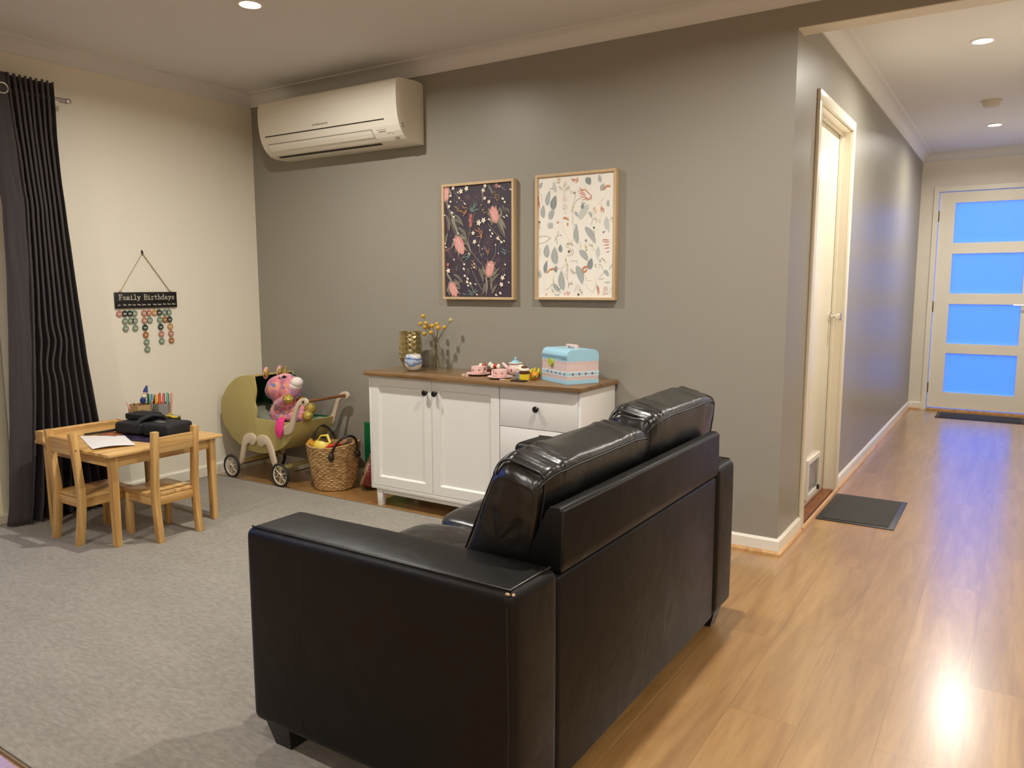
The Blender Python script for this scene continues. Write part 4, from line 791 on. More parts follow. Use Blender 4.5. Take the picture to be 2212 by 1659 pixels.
def wheel(x, y):
    R_ = .076; b = BM()
    tube(b, [(x + (R_-.009)*math.cos(2*PI*k/40), y, .0762 + (R_-.009)*math.sin(2*PI*k/40)) for k in range(40)], .009, 10, True); w_ = obj('wheel', b, tyre, pram, label='black rubber tyre on a white plastic wheel')
    b = BM(); tube(b, [(x + (R_-.019)*math.cos(2*PI*k/40), y, .0762 + (R_-.019)*math.sin(2*PI*k/40)) for k in range(40)], .0045, 8, True)
    cyl(b, (x, y - .008, .0762), (x, y + .008, .0762), .011, n=16)
    for k in range(6):
        a = 2*PI*k/6 + .35; ca, sa = math.cos(a), math.sin(a)
        for d in (-.10, .10): tube(b, [(x + .008*ca, y, .0762 + .008*sa), (x + (R_-.021)*math.cos(a+d), y, .0762 + (R_-.021)*math.sin(a+d))], [.0022, .0018], 6)
        tube(b, [(x, y, .0762), (x + (R_-.02)*math.cos(a+.52), y, .0762 + (R_-.02)*math.sin(a+.52))], .0011, 5)
    obj('rim', b, rimm, w_)
    b = BM(); cyl(b, (x, y - .011, .0762), (x, y - .007, .0762), .006, n=12); obj('hub_cap', b, dark_metal, w_)
for x in (.178, .630): wheel(x, PY0 - .027); wheel(x, PY1 + .024)

# cushion in the pram and the plush toy
b = BM(); soft(b, {(i,j,k): (.14+.36*i, -.355+.26*j, .20+.20*k + (.08 if i==0 else 0)) for i in (0,1) for j in (0,1) for k in (0,1)}, .5, 28, 18, wr=.006, wf=14)
single('doll_pillow', b, mat('grey_cloth', c8(128, 130, 112), .9, bump=(160, .4, .002)), 'grey green pillow lying inside the pram hood', 'pillow')
def plush():
    patch = bpy.data.materials.new('plush_patchwork'); patch.use_nodes = True; n = patch.node_tree.nodes; L = patch.node_tree.links; p = n['Principled BSDF']; p.inputs['Roughness'].default_value = .9; p.inputs['Sheen Weight'].default_value = .4
    t = n.new('ShaderNodeTexCoord'); nzd = n.new('ShaderNodeTexNoise'); nzd.inputs['Scale'].default_value = 30
    mxv = n.new('ShaderNodeVectorMath'); mxv.operation = 'MULTIPLY_ADD'; mxv.inputs[1].default_value = (.035, .035, .035); L.new(t.outputs['Object'], nzd.inputs['Vector']); L.new(nzd.outputs['Color'], mxv.inputs[0]); L.new(t.outputs['Object'], mxv.inputs[2])
    vo = n.new('ShaderNodeTexVoronoi'); vo.inputs['Scale'].default_value = 46; L.new(mxv.outputs[0], vo.inputs['Vector'])
    sp = n.new('ShaderNodeSeparateColor'); L.new(vo.outputs['Color'], sp.inputs[0]); rp = n.new('ShaderNodeValToRGB'); rp.color_ramp.interpolation = 'EASE'; e = rp.color_ramp.elements
    e[0].position = 0; e[0].color = c8(226, 120, 138); e[1].position = 1; e[1].color = c8(236, 150, 160)
    for q, c in ((.2, c8(236, 150, 160)), (.36, c8(238, 176, 104)), (.5, c8(206, 104, 134)), (.64, c8(118, 128, 190)), (.78, c8(232, 140, 146)), (.9, c8(160, 106, 150))): x = e.new(q); x.color = c
    L.new(sp.outputs[0], rp.inputs[0]); L.new(rp.outputs[0], p.inputs['Base Color'])
    b_ = n.new('ShaderNodeBump'); b_.inputs['Strength'].default_value = .6; b_.inputs['Distance'].default_value = .004; nz = n.new('ShaderNodeTexNoise'); nz.inputs['Scale'].default_value = 160; L.new(t.outputs['Object'], nz.inputs['Vector']); L.new(nz.outputs[0], b_.inputs['Height']); L.new(b_.outputs[0], p.inputs['Normal'])
    gold = mat('gold_plush', c8(204, 182, 96), .26, metal=.8, bump=(75, 1, .014)); wht = mat('plush_white', c8(236, 226, 220), .9, bump=(180, .5, .003)); hot = mat('plush_hot_pink', c8(232, 60, 134), .9, bump=(180, .5, .003)); pk = mat('plush_pink', c8(236, 168, 176), .9, bump=(180, .5, .003))
    y = -.25
    t_ = thing('plush_toy', 'pink multicoloured plush animal with gold feet sitting in the pram', 'plush toy', (.5, y, .40))
    b = BM()
    ell(b, (.470, y, .578), (.092, .085, .080)); ell(b, (.560, y, .575), (.070, .070, .070)); ell(b, (.55, y, .625), (.06, .055, .04)); ell(b, (.425, y, .560), (.058, .07, .062))
    ell(b, (.480, y, .50), (.058, .055, .05)); ell(b, (.480, y, .420), (.078, .075, .085)); ell(b, (.49, y, .375), (.080, .075, .05))
    tube(b, [(.50, y - .04, .47), (.56, y - .070, .50), (.625, y - .085, .525)], [.038, .034, .030], 12); tube(b, [(.50, y + .05, .47), (.56, y + .06, .49)], [.034, .028], 12)
    tube(b, [(.52, y - .04, .40), (.62, y - .05, .415), (.74, y - .052, .432)], [.045, .040, .032], 12); tube(b, [(.52, y + .04, .41), (.60, y + .02, .44), (.69, y + .012, .462)], [.045, .038, .034], 12)
    body = obj('body', b, patch, t_, smooth=180)
    rm = body.modifiers.new('blend', 'REMESH'); rm.mode = 'VOXEL'; rm.voxel_size = .0055; rm.use_smooth_shade = True
    sm = body.modifiers.new('soften', 'SMOOTH'); sm.factor = .5; sm.iterations = 6
    b = BM(); ell(b, (.622, y, .622), (.036, .040, .034)); ell(b, (.606, y, .600), (.040, .044, .032)); obj('snout', b, wht, t_)
    b = BM(); ell(b, (.52, y, .655), (.035, .048, .018)); obj('face_patch', b, pk, t_)
    for s_ in (-1, 1):
        b = BM(); ell(b, (.553, y + s_ * .036, .655), (.016, .012, .010), u=14, v=10); obj('eye', b, mat('plush_eye', c8(18, 16, 18), .15), t_)
        b = BM(); ell(b, (.405, y + s_ * .052, .672), (.016, .020, .040), Matrix.Rotation(.2, 3, 'Y'), 16, 12); e_ = obj('ear', b, pk, t_)
        b = BM(); ell(b, (.414, y + s_ * .054 - .003, .672), (.012, .017, .031), Matrix.Rotation(.2, 3, 'Y'), 14, 10); obj('ear_lining', b, gold, e_)
    b = BM(); tube(b, [(.490, y + .01, .645), (.512, y + .01, .690), (.520, y + .01, .712)], [.013, .009, .004], 12); ell(b, (.521, y + .01, .714), .006, u=10, v=8); obj('horn', b, gold, t_)
    for c_, r_ in (((.640, y - .088, .532), .034), ((.765, y - .052, .436), .034), ((.722, y + .010, .468), .038), ((.585, y + .064, .505), .026)):
        b = BM(); ell(b, c_, (r_, r_, r_ * .95)); obj('foot', b, gold, t_)
    b = BM(); tube(b, [(.56, y - .05, .39), (.615, -.372, .412), (.630, -.398, .398), (.632, -.408, .36), (.630, -.409, .330), (.626, -.406, .302)], [.014, .022, .024, .026, .022, .010], 14, flat=.5); obj('tail', b, hot, t_)
plush()

# ------------------------------------------------------------------ seagrass basket with toys
def weave_mat():
    m = bpy.data.materials.new('seagrass_weave'); m.use_nodes = True; n = m.node_tree.nodes; L = m.node_tree.links; p = n['Principled BSDF']; p.inputs['Roughness'].default_value = .7
    t = n.new('ShaderNodeTexCoord'); nz = n.new('ShaderNodeTexNoise'); nz.inputs['Scale'].default_value = 38; nz.inputs['Detail'].default_value = 4; mp = n.new('ShaderNodeMapping'); mp.inputs['Scale'].default_value = (1, 1, 2.5); L.new(t.outputs['Object'], mp.inputs[0]); L.new(mp.outputs[0], nz.inputs['Vector'])
    rp = n.new('ShaderNodeValToRGB'); rp.color_ramp.elements[0].position = .35; rp.color_ramp.elements[0].color = c8(142, 106, 62); rp.color_ramp.elements[1].position = .62; rp.color_ramp.elements[1].color = c8(206, 168, 116); L.new(nz.outputs[0], rp.inputs[0]); L.new(rp.outputs[0], p.inputs['Base Color']); return m
WV = weave_mat(); hm = mat('basket_leather', c8(40, 28, 24), .45)
KX, KY = .893, -.222
bk = thing('basket', 'woven seagrass basket with dark handles standing between pram and sideboard', 'basket', (KX, KY, 0))
b = BM(); nr, nc = 23, 96; V = []
for side in (0, 1):
    rng = range(nr * 4 + 1) if side == 0 else range(nr * 4, 3, -1)
    for j in rng:
        z = .003 + .272 * j / (nr * 4); u = z / .275; r = .112 + .046 * u ** .8 - (.012 if side else 0); row = j // 4; ph = (j % 4) / 4
        ring = []
        for k in range(nc):
            a = 2*PI*k/nc; wob = .0035 * math.cos(a * 24 + PI * row) * math.sin(PI * ph) if side == 0 else 0
            rr = r + .0030 * math.sin(PI * ph) + wob + .002 * math.sin(a * 3 + z * 9)
            zz_ = z + (.008 * u * math.sin(a * 2 + .8) + .006 * u * math.cos(a)) * (u - .6) / .4 if u > .6 else z
            ring.append(b.verts.new((KX + rr * math.cos(a), KY + rr * math.sin(a), zz_)))
        V.append(ring)
for A, B in zip(V, V[1:]):
    for k in range(nc): b.faces.new((A[k], A[(k+1) % nc], B[(k+1) % nc], B[k]))
b.faces.new(V[0][::-1]); b.faces.new(V[-1])
obj('woven_body', b, WV, bk, smooth=60)
def bhandle(ang, spread, lean, hgt):
    b = BM(); P = []
    for k in range(13):
        f_ = k / 12; a = math.radians(ang - spread + 2 * spread * f_); h = math.sin(PI * f_); r = .161 + lean * h
        P.append((KX + r * math.cos(a), KY + r * math.sin(a), .228 + hgt * h ** .75))
    tube(b, P, .0075, 10)
    for f_ in (0, 12):
        q = Vector(P[f_]); o = Vector((q.x - KX, q.y - KY, 0)).normalized(); ell(b, q + o * .001 - Vector((0, 0, .012)), (.018, .018, .026), u=14, v=10)
    obj('carry_handle', b, hm, bk)
bhandle(-18, 32, .035, .115); bhandle(158, 30, .02, .125)
yt = mat('toy_plastic_yellow', c8(238, 214, 92), .35, coat=.3); rt = mat('toy_plastic_red', c8(206, 44, 36), .35, coat=.3)
t = thing('toy_watering_can', 'yellow plastic hollow toy at the top of the basket', 'plastic toy', (KX - .05, KY - .05, .21))
b = BM(); lathe(b, [(.050, .215), (.058, .24), (.056, .268), (.050, .278), (.047, .268), (.046, .23), (.001, .226)], KX - .045, KY - .045, 30); bmesh.ops.rotate(b, verts=b.verts, cent=(KX - .045, KY - .045, .25), matrix=Matrix.Rotation(-.35, 3, 'X')); obj('tub', b, yt, t)
b = BM(); tube(b, [(KX - .10, KY - .05, .262), (KX - .075, KY - .03, .312), (KX - .03, KY - .02, .318), (KX + .012, KY - .04, .278)], [.007, .009, .009, .007], 10, flat=.6); obj('handle', b, yt, t)
b = BM(); tube(b, [(KX - .09, KY - .06, .25), (KX - .125, KY - .085, .285)], [.016, .022], 14); obj('spout', b, mat('toy_plastic_amber', c8(236, 170, 50), .35), t)
b = BM(); tube(b, [(KX + .02, KY - .115, .235), (KX + .06, KY - .09, .272), (KX + .095, KY - .03, .280)], [.018, .026, .016], 12, flat=.5); single('toy_spade', b, rt, 'red plastic toy lying beside the yellow toy in the basket', 'plastic toy', loc=(KX + .06, KY - .09, .26))
b = BM(); tube(b, [(KX + .045, KY + .02, .24), (KX + .10, KY + .035, .285), (KX + .12, KY + .03, .262)], [.014, .016, .010], 10); single('plush_scrap', b, mat('leopard_cloth', c8(116, 84, 54), .9, var=(60, c8(40, 26, 18))), 'brown spotted soft toy at the right inside the basket', 'soft toy', loc=(KX + .08, KY + .03, .26))
b = BM(); tube(b, [(KX - .115, KY - .055, .25), (KX - .128, KY - .058, .295)], [.011, .006], 10); single('toy_peg', b, mat('toy_grey', c8(112, 116, 122), .5), 'small grey toy poking over the left rim of the basket', 'plastic toy', loc=(KX - .12, KY - .056, .25))
b = BM(); lathe(b, [(.001, .19), (.135, .19), (.138, .2), (.10, .215), (.001, .222)], KX, KY, 30)
tag(obj('toy_heap', b, mat('toy_heap_dark', c8(70, 44, 34), .9, var=(40, c8(120, 40, 34)), bump=(30, 1, .02))), 'dark tangle of small toys filling the basket', 'toys', kind='stuff')

# green building plate and small guitar between basket and sideboard
bp = mat('baseplate_green', c8(10, 110, 62), .4)
b = BM(); box(b, .965, 1.325, -.034, -.028, .004, .378, bev=.002)
for i in range(22):
    for j in range(23):
        x = .973 + i * .016; z = .012 + j * .016
        if x < 1.06: cyl(b, (x, -.034, z), (x, -.0365, z), .005, n=8)
single('building_baseplate', b, bp, 'green studded building plate standing against the wall left of the sideboard', 'toy baseplate', loc=(1.14, -.03, 0))
def guitar():
    t = thing('toy_guitar', 'small guitar with pale face and dark red sides leaning beside the sideboard', 'guitar', (1.16, -.19, 0))
    half = [(0, 0), (.05, .004), (.085, .028), (.097, .070), (.088, .112), (.064, .140), (.058, .158), (.066, .182), (.072, .208), (.064, .240), (.040, .262), (.012, .268)]
    P = half + [(-x, z) for x, z in half[::-1][:-1]]
    M = Matrix.Translation((1.050, -.165, .024)) @ Matrix.Rotation(math.radians(-46), 4, 'Z') @ Matrix.Rotation(math.radians(-20), 4, 'X')
    T_ = lambda b: (bmesh.ops.transform(b, matrix=M, verts=b.verts), b)[1]
    b = BM(); prism(b, P, 1, 0, .055, bev=.002); obj('body', T_(b), mat('guitar_red', c8(110, 22, 20), .3, coat=.5), t)
    b = BM(); prism(b, [(x * .985, z * .985 + .002) for x, z in P], 1, -.003, 0); obj('sound_board', T_(b), wood('guitar_top', c8(184, 146, 98), c8(202, 166, 116), 2, .35), t)
    b = BM(); cyl(b, (0, -.0045, .165), (0, -.003, .165), .026); obj('sound_hole', T_(b), mat('hole_black', c8(16, 12, 10), .8), t)
    b = BM(); box(b, -.03, .03, -.008, -.003, .062, .074, bev=.002); obj('bridge', T_(b), mat('guitar_dark', c8(34, 22, 16), .5), t)
    b = BM(); box(b, -.014, .014, -.012, .008, .20, .36, bev=.003); box(b, -.020, .020, -.008, .006, .36, .41, bev=.003); obj('neck', T_(b), MATS['guitar_dark'], t)
guitar()

# ------------------------------------------------------------------ rug and mats
def rug_mat():
    m = bpy.data.materials.new('grey_rug_pile'); m.use_nodes = True; n = m.node_tree.nodes; L = m.node_tree.links; p = n['Principled BSDF']; p.inputs['Roughness'].default_value = .95; p.inputs['Specular IOR Level'].default_value = .1; p.inputs['Sheen Weight'].default_value = .25
    t = n.new('ShaderNodeTexCoord'); mp = n.new('ShaderNodeMapping'); mp.inputs['Rotation'].default_value = (0, 0, .5); mp.inputs['Scale'].default_value = (1, 2.6, 1); L.new(t.outputs['Object'], mp.inputs[0])
    a = n.new('ShaderNodeTexNoise'); a.inputs['Scale'].default_value = 30; a.inputs['Detail'].default_value = 9; a.inputs['Roughness'].default_value = .72; L.new(mp.outputs[0], a.inputs['Vector'])
    c = n.new('ShaderNodeTexNoise'); c.inputs['Scale'].default_value = 2.2; c.inputs['Detail'].default_value = 3; L.new(mp.outputs[0], c.inputs['Vector'])
    rp = n.new('ShaderNodeValToRGB'); rp.color_ramp.elements[0].position = .32; rp.color_ramp.elements[0].color = c8(140, 132, 120); rp.color_ramp.elements[1].position = .66; rp.color_ramp.elements[1].color = c8(172, 164, 151); L.new(a.outputs[0], rp.inputs[0])
    r2 = n.new('ShaderNodeValToRGB'); r2.color_ramp.elements[0].position = .35; r2.color_ramp.elements[0].color = (.90, .90, .90, 1); r2.color_ramp.elements[1].position = .65; L.new(c.outputs[0], r2.inputs[0])
    mx = n.new('ShaderNodeMix'); mx.data_type = 'RGBA'; mx.blend_type = 'MULTIPLY'; mx.inputs['Factor'].default_value = 1; L.new(rp.outputs[0], mx.inputs[6]); L.new(r2.outputs[0], mx.inputs[7]); L.new(mx.outputs[2], p.inputs['Base Color'])
    f = n.new('ShaderNodeTexNoise'); f.inputs['Scale'].default_value = 60; f.inputs['Detail'].default_value = 6; f.inputs['Roughness'].default_value = .75; L.new(mp.outputs[0], f.inputs['Vector'])
    b_ = n.new('ShaderNodeBump'); b_.inputs['Strength'].default_value = .8; b_.inputs['Distance'].default_value = .007; L.new(f.outputs[0], b_.inputs['Height']); L.new(b_.outputs[0], p.inputs['Normal']); return m
RZ = .007
t = thing('rug', 'large grey wool rug covering most of the living room floor', 'rug', (1.6, -1.5, 0))
b = BM(); prism(b, [(.040, -2.605), (3.12, -2.63), (3.12, -.385), (.040, -.432)], 2, .0005, RZ, bev=.002); obj('pile', b, rug_mat(), t, smooth=50)
b = BM(); tube(b, [(.036, -2.612, .004), (3.128, -2.638, .004), (3.128, -.378, .004), (.036, -.425, .004)], .0045, 8, True); obj('bound_edge', b, mat('rug_binding', c8(122, 104, 82), .9, bump=(300, .5, .002)), t)
matm = mat('mat_black', c8(56, 54, 50), .85, bump=(45, 1, .004)); mate = mat('mat_edge', c8(44, 44, 44), .45)
def floor_mat_(x0, x1, y0, y1, lab, e):
    t = thing('door_mat', lab, 'mat', ((x0+x1)/2, (y0+y1)/2, 0), 'dark door mats')
    b = BM(); box(b, x0, x1, y0, y1, .0005, .004, bev=.001); obj('rubber_border', b, mate, t)
    b = BM(); box(b, x0 + e, x1 - e, y0 + e, y1 - e, .004, .007, bev=.001); obj('ribbed_centre', b, matm, t)
floor_mat_(3.482, 3.852, .660, 1.240, 'dark grey rubber edged mat in front of the white side door', .028)
floor_mat_(3.724, 4.424, 4.515, 4.885, 'dark mat in front of the glazed front door', .03)

# ------------------------------------------------------------------ children's table and chairs
pine = wood('pine_upright', c8(192, 146, 84), c8(222, 182, 118), 2, .38, coat=.2); pinex = wood('pine_along_x', c8(194, 148, 86), c8(224, 184, 120), 0, .38, coat=.2); piney = wood('pine_along_y', c8(192, 146, 84), c8(222, 182, 118), 1, .38, coat=.2)
TX0, TX1, TY0, TY1, TH = .243, .900, -1.603, -.998, .452
t = thing('kids_table', 'low pine childrens table with two chairs, stacked with craft things', 'table', ((TX0+TX1)/2, (TY0+TY1)/2, RZ))
b = BM(); box(b, TX0, TX1, TY0, TY1, TH - .016, TH, bev=.004)
obj('tabletop', b, piney, t, smooth=35)
for x in (TX0 + .03, TX1 - .065):
    for y in (TY0 + .025, TY1 - .06):
        b = BM(); s_ = 1 if x < .5 else -1
        vs = [(x, y), (x + .036, y), (x + .036, y + .036), (x, y + .036)]; lo = [(x + .003, y + .003), (x + .033, y + .003), (x + .033, y + .033), (x + .003, y + .033)]
        A = [b.verts.new((*q, RZ)) for q in lo]; B = [b.verts.new((*q, TH - .016)) for q in vs]; b.faces.new(A[::-1]); b.faces.new(B)
        for k in range(4): b.faces.new((A[k], A[(k+1) % 4], B[(k+1) % 4], B[k]))
        bmesh.ops.bevel(b, geom=b.edges[:], offset=.002, segments=2, affect='EDGES'); obj('leg', b, pine, t, smooth=35)
for q in ((TX0 + .05, TX1 - .05, TY0 + .035, TY0 + .049, pinex), (TX0 + .05, TX1 - .05, TY1 - .049, TY1 - .035, pinex), (TX0 + .04, TX0 + .054, TY0 + .05, TY1 - .05, piney), (TX1 - .054, TX1 - .040, TY0 + .05, TY1 - .05, piney)):
    obj('apron', box(BM(), q[0], q[1], q[2], q[3], TH - .070, TH - .016, bev=.001), q[4], t, smooth=30)
def make_chair():
    t = thing('kids_chair', '', 'chair', (0, 0, 0), 'small pine chairs at the childrens table')
    b = BM(); W2 = .117
    for x0, x1 in ((-W2, -.001), (.001, W2)): box(b, x0, x1, -.118, .130, .214, .230, bev=.003)
    obj('seat', b, piney, t, smooth=35)
    for s_ in (-1, 1):
        x0, x1 = (W2 - .026, W2 + .002) if s_ > 0 else (-W2 - .002, -W2 + .026)
        P = [(-.157, 0), (-.122, 0), (-.110, .10), (-.100, .20), (-.101, .26), (-.110, .36), (-.124, .53), (-.156, .53), (-.142, .36), (-.134, .25), (-.134, .20), (-.143, .10)]
        b = BM(); prism(b, P, 0, x0, x1, bev=.002); lg = obj('back_post', b, pine, t, smooth=30)
        b = BM(); xo = x1 if s_ > 0 else x0; cyl(b, (xo - .001*s_, -.135, .45), (xo + .0012*s_, -.135, .45), .0045, n=12); obj('screw', b, chrome, lg)
        b = BM(); xa, xb = (W2 - .030, W2 - .004) if s_ > 0 else (-W2 + .004, -W2 + .030); box(b, xa, xb, .096, .124, 0, .214, bev=.002); obj('leg', b, pine, t, smooth=30)
        b = BM(); xa, xb = (W2 - .020, W2 - .006) if s_ > 0 else (-W2 + .006, -W2 + .020); box(b, xa, xb, -.10, .096, .172, .214, bev=.001); obj('apron', b, piney, t, smooth=30)
    b = BM(); prism(b, [(-.142, .425), (-.124, .425), (-.130, .500), (-.148, .500)], 0, -W2 + .026, W2 - .026, bev=.002); obj('back_rail', b, pinex, t, smooth=30)
    for y0 in (-.122, .104): b = BM(); box(b, -W2 + .026, W2 - .026, y0, y0 + .014, .172, .212, bev=.001); obj('apron', b, pinex, t, smooth=30)
    return t
c1 = make_chair(); c1.location = (.578, -1.505, RZ); c1['label'] = 'small pine chair nearer the dark curtain, its back rail towards the viewer'
c2 = copy_tree(c1); c2.location = (.828, -1.312, RZ); c2.rotation_euler = (0, 0, PI/2); c2['label'] = 'small pine chair on the right long side of the table, seat tucked underneath'

# ------------------------------------------------------------------ things on the children's table
ZT = TH
t = thing('domino_box', 'long pine box of picture dominoes along the left edge of the table', 'wooden box', (.285, -1.39, ZT))
b = BM(); x0, x1, y0, y1, zz1 = .258, .325, -1.602, -1.185, ZT + .048
box(b, x0, x1, y0, y1, ZT + .001, ZT + .005); box(b, x0, x0 + .005, y0, y1, ZT + .005, zz1); box(b, x1 - .005, x1, y0, y1, ZT + .005, zz1); box(b, x0 + .005, x1 - .005, y0, y0 + .005, ZT + .005, zz1); box(b, x0 + .005, x1 - .005, y1 - .005, y1, ZT + .005, zz1)
obj('tray', b, piney, t, smooth=0)
pale = wood('pale_domino', c8(220, 188, 132), c8(232, 204, 152), 1, .5)
b = BM(); box(b, x0 + .006, x1 - .006, y0 + .006, y1 - .006, ZT + .006, zz1 - .006); dm = obj('domino_row', b, pale, t, smooth=0)
for i, c_ in enumerate(((96, 120, 60), (180, 120, 60), (206, 110, 60), (92, 96, 66), (100, 110, 90), (90, 96, 90))):
    b = BM(); yy = y0 + .06 + i * .062; ell(b, (x0 + .034, yy, zz1 - .006), (.016, .013 + .003 * (i % 2), .0012), u=8, v=6); ell(b, (x0 + .028, yy + .012, zz1 - .006), (.006, .010, .0012), u=8, v=6); obj('painted_picture', b, mat('domino_paint_%d' % c_[0], c8(*c_), .6), dm)
# paper sheets and magazine (thin, slightly curled)
def sheet(name, quad, z, m_, lab, cat, curl_=.0, n_=10):
    bm = BM(); P = [Vector((*q, 0)) for q in quad]; top = []
    def zf(u, v): return z + curl_ * (max(0, u - .5) ** 2 * 4) * (.5 + .5 * math.sin(v * 4))
    g = [[(P[0]*(1-u)*(1-v) + P[1]*u*(1-v) + P[2]*u*v + P[3]*(1-u)*v, zf(u, v)) for u in [i/n_ for i in range(n_+1)]] for v in [j/n_ for j in range(n_+1)]]
    A = [[bm.verts.new((p.x, p.y, h + .0006)) for p, h in row] for row in g]; B = [[bm.verts.new((p.x, p.y, h)) for p, h in row] for row in g]
    for j in range(n_):
        for i in range(n_): bm.faces.new((A[j][i], A[j][i+1], A[j+1][i+1], A[j+1][i])); bm.faces.new((B[j][i], B[j+1][i], B[j+1][i+1], B[j][i+1]))
    for i in range(n_):
        bm.faces.new((A[0][i], B[0][i], B[0][i+1], A[0][i+1])); bm.faces.new((A[n_][i], A[n_][i+1], B[n_][i+1], B[n_][i])); bm.faces.new((A[i][0], A[i+1][0], B[i+1][0], B[i][0])); bm.faces.new((A[i][n_], B[i][n_], B[i+1][n_], A[i+1][n_]))
    return single(name, bm, m_, lab, cat, loc=(P[0].x, P[0].y, z))
papr = mat('white_paper', c8(238, 234, 232), .6)
magm = mat('magazine_print', c8(30, 26, 44), .3, var=(22, c8(70, 60, 90)))
mago = mat('magazine_orange', c8(206, 112, 70), .35, var=(30, c8(120, 60, 50)))
sheet('magazine', ((.40, -1.42), (.80, -1.33), (.76, -1.04), (.36, -1.13)), ZT + .0006, magm, 'dark glossy magazine lying open under the black bag', 'magazine')
sheet('photo_card', ((.395, -1.37), (.50, -1.34), (.48, -1.25), (.375, -1.28)), ZT + .0040, mago, 'orange photograph lying on the dark magazine beside the paper', 'photograph')
sheet('paper_sheet', ((.34, -1.43), (.735, -1.582), (.80, -1.41), (.52, -1.30)), ZT + .0022, papr, 'blank white sheet of paper on the near end of the table', 'paper', .010)
b = BM(); tube(b, [(.345, -1.41, ZT + .008), (.37, -1.34, ZT + .010), (.40, -1.28, ZT + .016), (.40, -1.235, ZT + .030), (.385, -1.20, ZT + .026), (.395, -1.17, ZT + .010)], [.008, .011, .012, .012, .012, .010], 10, flat=.55)
strapc = mat('black_webbing', c8(28, 26, 26), .8, bump=(300, .4, .001)); single('bag_strap', b, strapc, 'loose black strap looping beside the pine domino box', 'strap', loc=(.37, -1.3, ZT))
bagm = mat('black_nylon', c8(25, 26, 30), .7, bump=(120, .4, .002))
t = thing('camera_bag', 'soft black zipped bag lying across the middle of the kids table', 'bag', (.58, -1.17, ZT))
def sb8(x0, x1, y0, y1, z0, z1, rot=0, cen=None, dx=0):
    d = {}
    for i in (0, 1):
        for j in (0, 1):
            for k in (0, 1):
                v = Vector(((x0, x1)[i] + dx * (j - .5), (y0, y1)[j], (z0, z1)[k]))
                if rot: c_ = Vector(cen or ((x0+x1)/2, (y0+y1)/2, 0)); c_.z = v.z; v = c_ + Matrix.Rotation(rot, 3, 'Z') @ (v - c_)
                d[(i, j, k)] = tuple(v)
    return d
b = BM(); soft(b, sb8(.400, .600, -1.285, -1.10, ZT + .004, ZT + .066, .22), .3, 40, 24, wr=.003, wf=20); obj('main_pouch', b, bagm, t, smooth=60)
b = BM(); soft(b, sb8(.590, .775, -1.255, -1.075, ZT + .004, ZT + .070, .22), .3, 40, 24, wr=.003, wf=22, seed=4); obj('end_pouch', b, bagm, t, smooth=60)
b = BM(); tube(b, [(.560, -1.27, ZT + .05), (.575, -1.235, ZT + .082), (.590, -1.19, ZT + .098), (.60, -1.14, ZT + .086), (.605, -1.10, ZT + .05)], [.020, .020, .018, .020, .020], 12, flat=.6); obj('top_flap', b, bagm, t, smooth=60)
for z in (.022, .046):
    b = BM(); tube(b, [(.60, -1.262, ZT + z), (.68, -1.246, ZT + z), (.775, -1.222, ZT + z), (.762, -1.10, ZT + z)], .0022, 6); obj('zip', b, mat('zip_black', c8(14, 14, 14), .3), t)
b = BM(); box(b, .625, .69, -1.20, -1.175, ZT + .0685, ZT + .0705); obj('label', b, mat('grey_label', c8(120, 116, 110), .5), t)
t = thing('lens_pouch', 'small black pouch sitting on top of the black bag', 'bag', (.45, -1.17, ZT + .066))
b = BM(); soft(b, sb8(.405, .560, -1.225, -1.11, ZT + .067, ZT + .100, .20), .28, 36, 22, wr=.002, wf=24, seed=8); obj('pouch', b, bagm, t, smooth=60)
b = BM(); box(b, .425, .545, -1.19, -1.135, ZT + .0955, ZT + .103, bev=.003); obj('flap', b, bagm, t)
# drawing tools organiser
kraft = mat('kraft_card', c8(176, 146, 100), .8); gcard = mat('grey_card', c8(136, 134, 126), .8)
def hexbox(cx, cy, r, z0, z1, m_, name, lab, rot=.3):
    b = BM(); n_ = 6
    o = [(cx + r*math.cos(rot + 2*PI*k/n_), cy + r*math.sin(rot + 2*PI*k/n_)) for k in range(n_)]; i_ = [(cx + (r-.004)*math.cos(rot + 2*PI*k/n_), cy + (r-.004)*math.sin(rot + 2*PI*k/n_)) for k in range(n_)]
    O0 = [b.verts.new((*q, z0)) for q in o]; O1 = [b.verts.new((*q, z1)) for q in o]; I0 = [b.verts.new((*q, z0 + .003)) for q in i_]; I1 = [b.verts.new((*q, z1)) for q in i_]
    b.faces.new(O0[::-1]); b.faces.new(I0)
    for k in range(n_):
        k2 = (k+1) % n_; b.faces.new((O0[k], O0[k2], O1[k2], O1[k])); b.faces.new((I0[k2], I0[k], I1[k], I1[k2])); b.faces.new((O1[k], O1[k2], I1[k2], I1[k]))
    return single(name, b, m_, lab, 'pen holder', 'cardboard pen holders', smooth=0, loc=(cx, cy, z0))
PZ = ZT + .001
hexbox(.345, -1.100, .062, PZ, ZT + .123, kraft, 'pen_holder', 'brown cardboard hexagonal pen holder with pencils, behind the black bag')
hexbox(.385, -.998, .046, PZ, ZT + .120, gcard, 'pen_holder', 'grey cardboard pen holder full of felt pens', .1)
